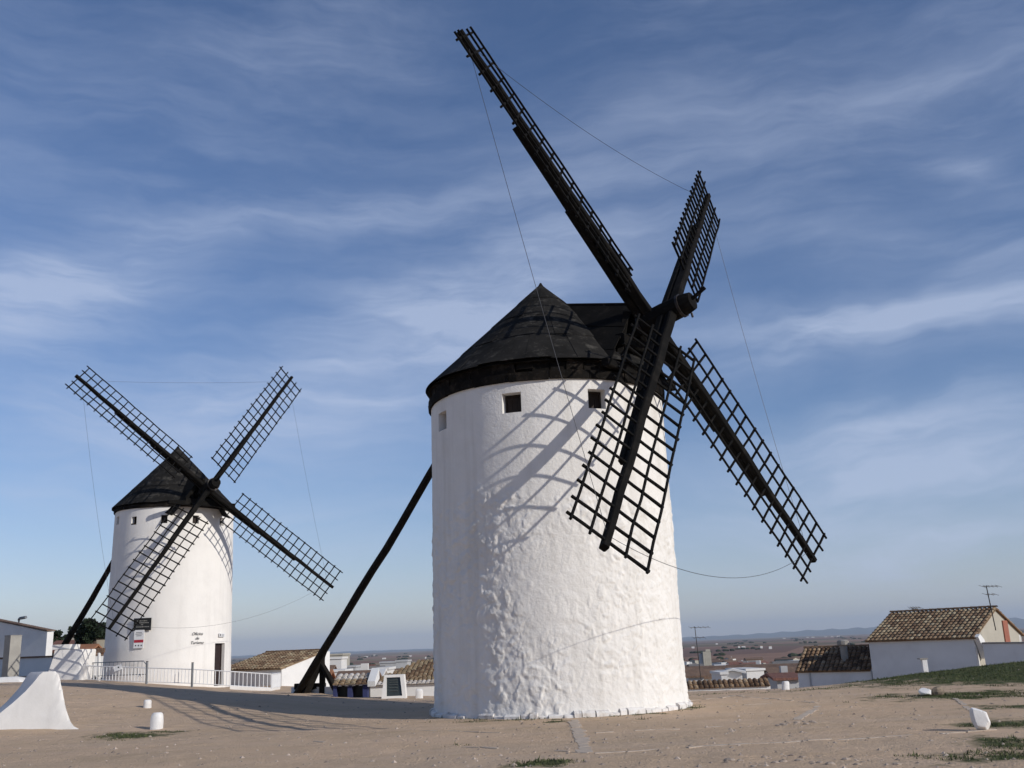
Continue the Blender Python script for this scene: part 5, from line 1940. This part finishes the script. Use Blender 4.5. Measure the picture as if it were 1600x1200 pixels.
def left_background():
    up = np.array([0, 0, 1.0]); G = lambda p, z: np.array([p[0], p[1], z])
    # long grey white house with sloping top, runs out of frame
    Y = 66
    A = at(-60, 958, Y + 4); B = at(74, 986, Y - 1)
    B0 = G(B, tz(B[0], B[1]) - 1); A0 = G(A, B0[2])
    e1 = nrm((B - A) * np.array([1, 1, 0])); e2 = np.array([-e1[1], e1[0], 0])
    root = thing('house', B0, 'long plain pale house with a sloping roofline at the left edge', 'house', 'houses behind the far mill')
    quad_wall(root, [A0, B0, G(B, B[2] - .05), G(A, A[2] - .05)], e2 * .45, 'plaster_white')
    rf = MB().prism([A - e2 * .10 - e1 * .1, B - e2 * .10 + e1 * .08, B + e2 * .5 + e1 * .08, A + e2 * .5 - e1 * .1], up * .07).build('roof', 'roof_brown', root)
    c = at(12, 970, Y + 2.0) + e2 * .8
    MB().tube([c - up * .3, c + up * .12, c + up * .16 + e1 * .12, c + up * .2 + e1 * .75], [.09, .09, .1, .1], 8).build('vent_pipe', 'grey_metal', rf)
    # boundary wall with dark coping
    A = at(-60, 1027, 60); B = at(170, 1029, 62)
    zt = (A[2] + B[2]) / 2
    w = MB().prism([G(A, zt - 2.2), G(B, zt - 2.2), G(B, zt), G(A, zt)], (0, .3, 0)).build('boundary_wall', 'plaster_white', None, G(A, zt - 2.2)); tag(w, 'pale boundary wall with dark coping behind the left blocks', 'wall')
    MB().prism([G(A, zt + .003) - np.array([0, .06, 0]), G(B, zt + .003) - np.array([0, .06, 0]), G(B, zt + .003) + np.array([0, .36, 0]), G(A, zt + .003) + np.array([0, .36, 0])], up * .10).build('coping', 'roof_brown', w)
    # grey pillar, square, seen on the corner
    p = at(16, 1051, 50); g = p.copy(); g[2] = min(g[2], p[2]); k = g[1] / FPX * 1.03; h = 52 * k
    a = 0.62; hw = 10.5 * k
    po = MB()
    ex = np.array([math.cos(a), -math.sin(a), 0]) * hw; ey = np.array([math.sin(a), math.cos(a), 0]) * hw * .8
    po.obox(g + up * (h / 2 - .2), ex * .8, ey, up * (h / 2 + .2))
    po = po.build('pillar', 'pillar_grey', None, g); tag(po, 'square grey concrete pillar at the far left', 'pillar')
    po2 = MB().obox(g + up * (h + .02), ex * .83, ey * 1.03, up * .02).build('cap_stone', 'concrete', po)
    # low white hump at the extreme left
    p = gh(14, 1066); g = on_ground(p); k = g[1] / FPX
    rings = [ring_poly([(g[0] - 40 * k * s, g[1] - .3 * s, g[2] - .05 + z), (g[0] + 27 * k * s, g[1] - .3 * s, g[2] - .05 + z), (g[0] + 27 * k * s, g[1] + .8 * s, g[2] - .05 + z), (g[0] - 40 * k * s, g[1] + .8 * s, g[2] - .05 + z)], 24) for s, z in ((1, 0), (.85, .10), (.6, .20), (.3, .26))]
    loft('masonry_hump', 'whitewash_smooth', rings, 'low white masonry hump at the foot of the grey pillar', 'masonry hump', None, .02, 3, 6)
    # cream house and red roofs behind
    town_house(119, 172, 991, 76, 'plaster_cream', 'roof_brown', rise=.10, depth=4, rot=.1, label='cream house with low brown roof left of the far mill', group='houses behind the far mill', windows=2)
    town_house(76, 116, 1003, 80, 'plaster_cream', 'roof_red', rise=.35, label='olive cream house with red roof behind the tall stepped block', group='houses behind the far mill', windows=2)
    town_house(110, 128, 1010, 70, 'plaster_brown', 'roof_orange', rise=.4, label='small orange roof between the tail pole and cream house', group='houses behind the far mill', windows=1)


left_background()


def railing():
    """white bar railing in front of the far mill, then turning back"""
    pix = [(122, 1062, 47.5), (230, 1066, 46.5), (300, 1068.5, 46), (360, 1072, 46), (424, 1076, 46.5)]
    W_ = []
    for px, py, Y in pix:
        p = at(px, py, Y); W_.append(np.array([p[0], p[1], p[2]]))
    q = at(438, 1073, 49.5); W_.append(q)
    q = at(420, 1070, 56); W_.append(q)
    root = thing('railing', on_ground(W_[2]), 'white bar railing in front of the far mill turning back at right', 'railing')
    H = 0.62
    up = np.array([0, 0, 1.0])
    bar = MB().tube([(0, 0, 0), (0, 0, 1)], 0.017, 6).mesh('bar', (0, 0, 0)); bar.materials.append(MATS['white_metal'])
    for a, b in zip(W_, W_[1:]):
        L_ = np.linalg.norm(b - a); n = int(L_ / 0.165)
        for f in (0.04, 1.0):
            MB().tube([a + up * H * f, b + up * H * f], 0.025 if f == 1.0 else .018, 6).build('rail', 'white_metal', root)
        for i in range(n):
            p = a + (b - a) * i / n
            place('bar', bar, Matrix.Translation(Vector(p)) @ Matrix.Diagonal((1.0, 1.0, H, 1.0)), root)
    for px in (1, 4):
        p = W_[px]
        MB().obox(p + up * (H / 2 - .1), (0.025, 0, 0), (0, .025, 0), up * (H / 2 + .12)).build('post', 'white_metal', root)
    # kerb under the right-hand stretch
    a, b = W_[3], W_[4]
    k = MB().prism([a - up * .5 - np.array([0, .06, 0]), b - up * .5 - np.array([0, .06, 0]), b + up * .01 - np.array([0, .06, 0]), a + up * .01 - np.array([0, .06, 0])], (0, .35, 0)).build('kerb', 'whitewash_smooth', root)
    a, b = W_[4], W_[5]
    MB().prism([a - up * .5, b - up * .5, b + up * .01, a + up * .01], (-.3, .05, 0)).build('kerb', 'whitewash_smooth', root)
    # two grey posts
    for px, y0, y1, lab in ((300, 1036, 1069, 'thin grey post between doorway and signs of the far mill'), (229, 1034, 1066, 'grey post at the right end of the crowd barrier')):
        p = at(px, y1, 45.6); t = at(px + 1, y0, 45.6)
        o = MB().tube([p - up * .2, t], 0.05, 8).build('post', 'grey_metal', None, p); tag(o, lab, 'post', 'grey posts by the railing')
        MB().tube([t + up * .001, t + up * .03], 0.055, 8).build('cap', 'iron', o)
    # crowd barrier
    a = at(138, 1062, 48.0); b = at(227, 1063, 47.4); b[2] = a[2]
    root = thing('crowd_barrier', a, 'grey tubular crowd barrier behind the left stretch of railing', 'barrier')
    H = at(138, 1036, 48.0)[2] - a[2]
    d = nrm(b - a)
    MB().tube([a + up * .15, a + up * (H - .15), a + up * H + d * .15, b + up * H - d * .15, b + up * (H - .15), b + up * .15], .022, 8).build('frame', 'blue_metal', root)
    MB().tube([a + up * .15, b + up * .15], .018, 6).build('bottom_rail', 'blue_metal', root)
    n = 14
    for i in range(1, n):
        p = a + (b - a) * i / n
        MB().tube([p + up * .15, p + up * H], .009, 5).build('bar', 'blue_metal', root)
    for p in (a + d * .3, b - d * .3):
        MB().tube([p + up * .15 - np.array([0, .25, .15]), p + up * .17, p + up * .15 - np.array([0, -.25, .15])], .018, 6).build('foot', 'blue_metal', root)
    # pale notice hooked on the barrier
    c = at(184, 1043.5, 46.8)
    o = MB().obox(c, np.array([.17, 0, .05]), (0, .015, 0), np.array([-.03, 0, .11])).build('notice', 'white_metal', None, c); tag(o, 'tilted pale notice hanging on the railing', 'notice')
    MB().obox(c + np.array([0.04, -.018, .02]), (.03, 0, 0), (0, .003, 0), (0, 0, .03)).build('emblem', 'ink', o)
    # post of the sign behind the barrier
    p = at(155, 1060, 49); t = at(155, 1020, 49)
    o = MB().tube([p - up * .2, t], .07, 8).build('post', 'plaster_white', None, p); tag(o, 'pale thick post behind the crowd barrier', 'post')
    MB().box(t + np.array([-.22, -.05, 0.001]), t + np.array([.26, .05, .22])).build('sign_box', 'roof_brown', o)


railing()


# ------------------------------------------------------------------ air
def haze():
    m = bpy.data.materials.new('haze'); m.use_nodes = True; t = m.node_tree
    t.nodes.clear()
    out = N(t, 'ShaderNodeOutputMaterial'); pv = N(t, 'ShaderNodeVolumePrincipled')
    pv.inputs['Color'].default_value = (0.70, 0.83, 1.0, 1)
    pv.inputs['Density'].default_value = 0.000045
    pv.inputs['Anisotropy'].default_value = 0.0
    t.links.new(pv.outputs[0], out.inputs['Volume'])
    MATS['haze'] = m
    o = MB().box((-46000, -46000, -32), (46000, 46000, 640)).build('haze', 'haze', None, (0, 0, -32))
    o['kind'] = 'stuff'
    tag(o, 'pale bluish haze lying over the far plain', 'haze')


haze()
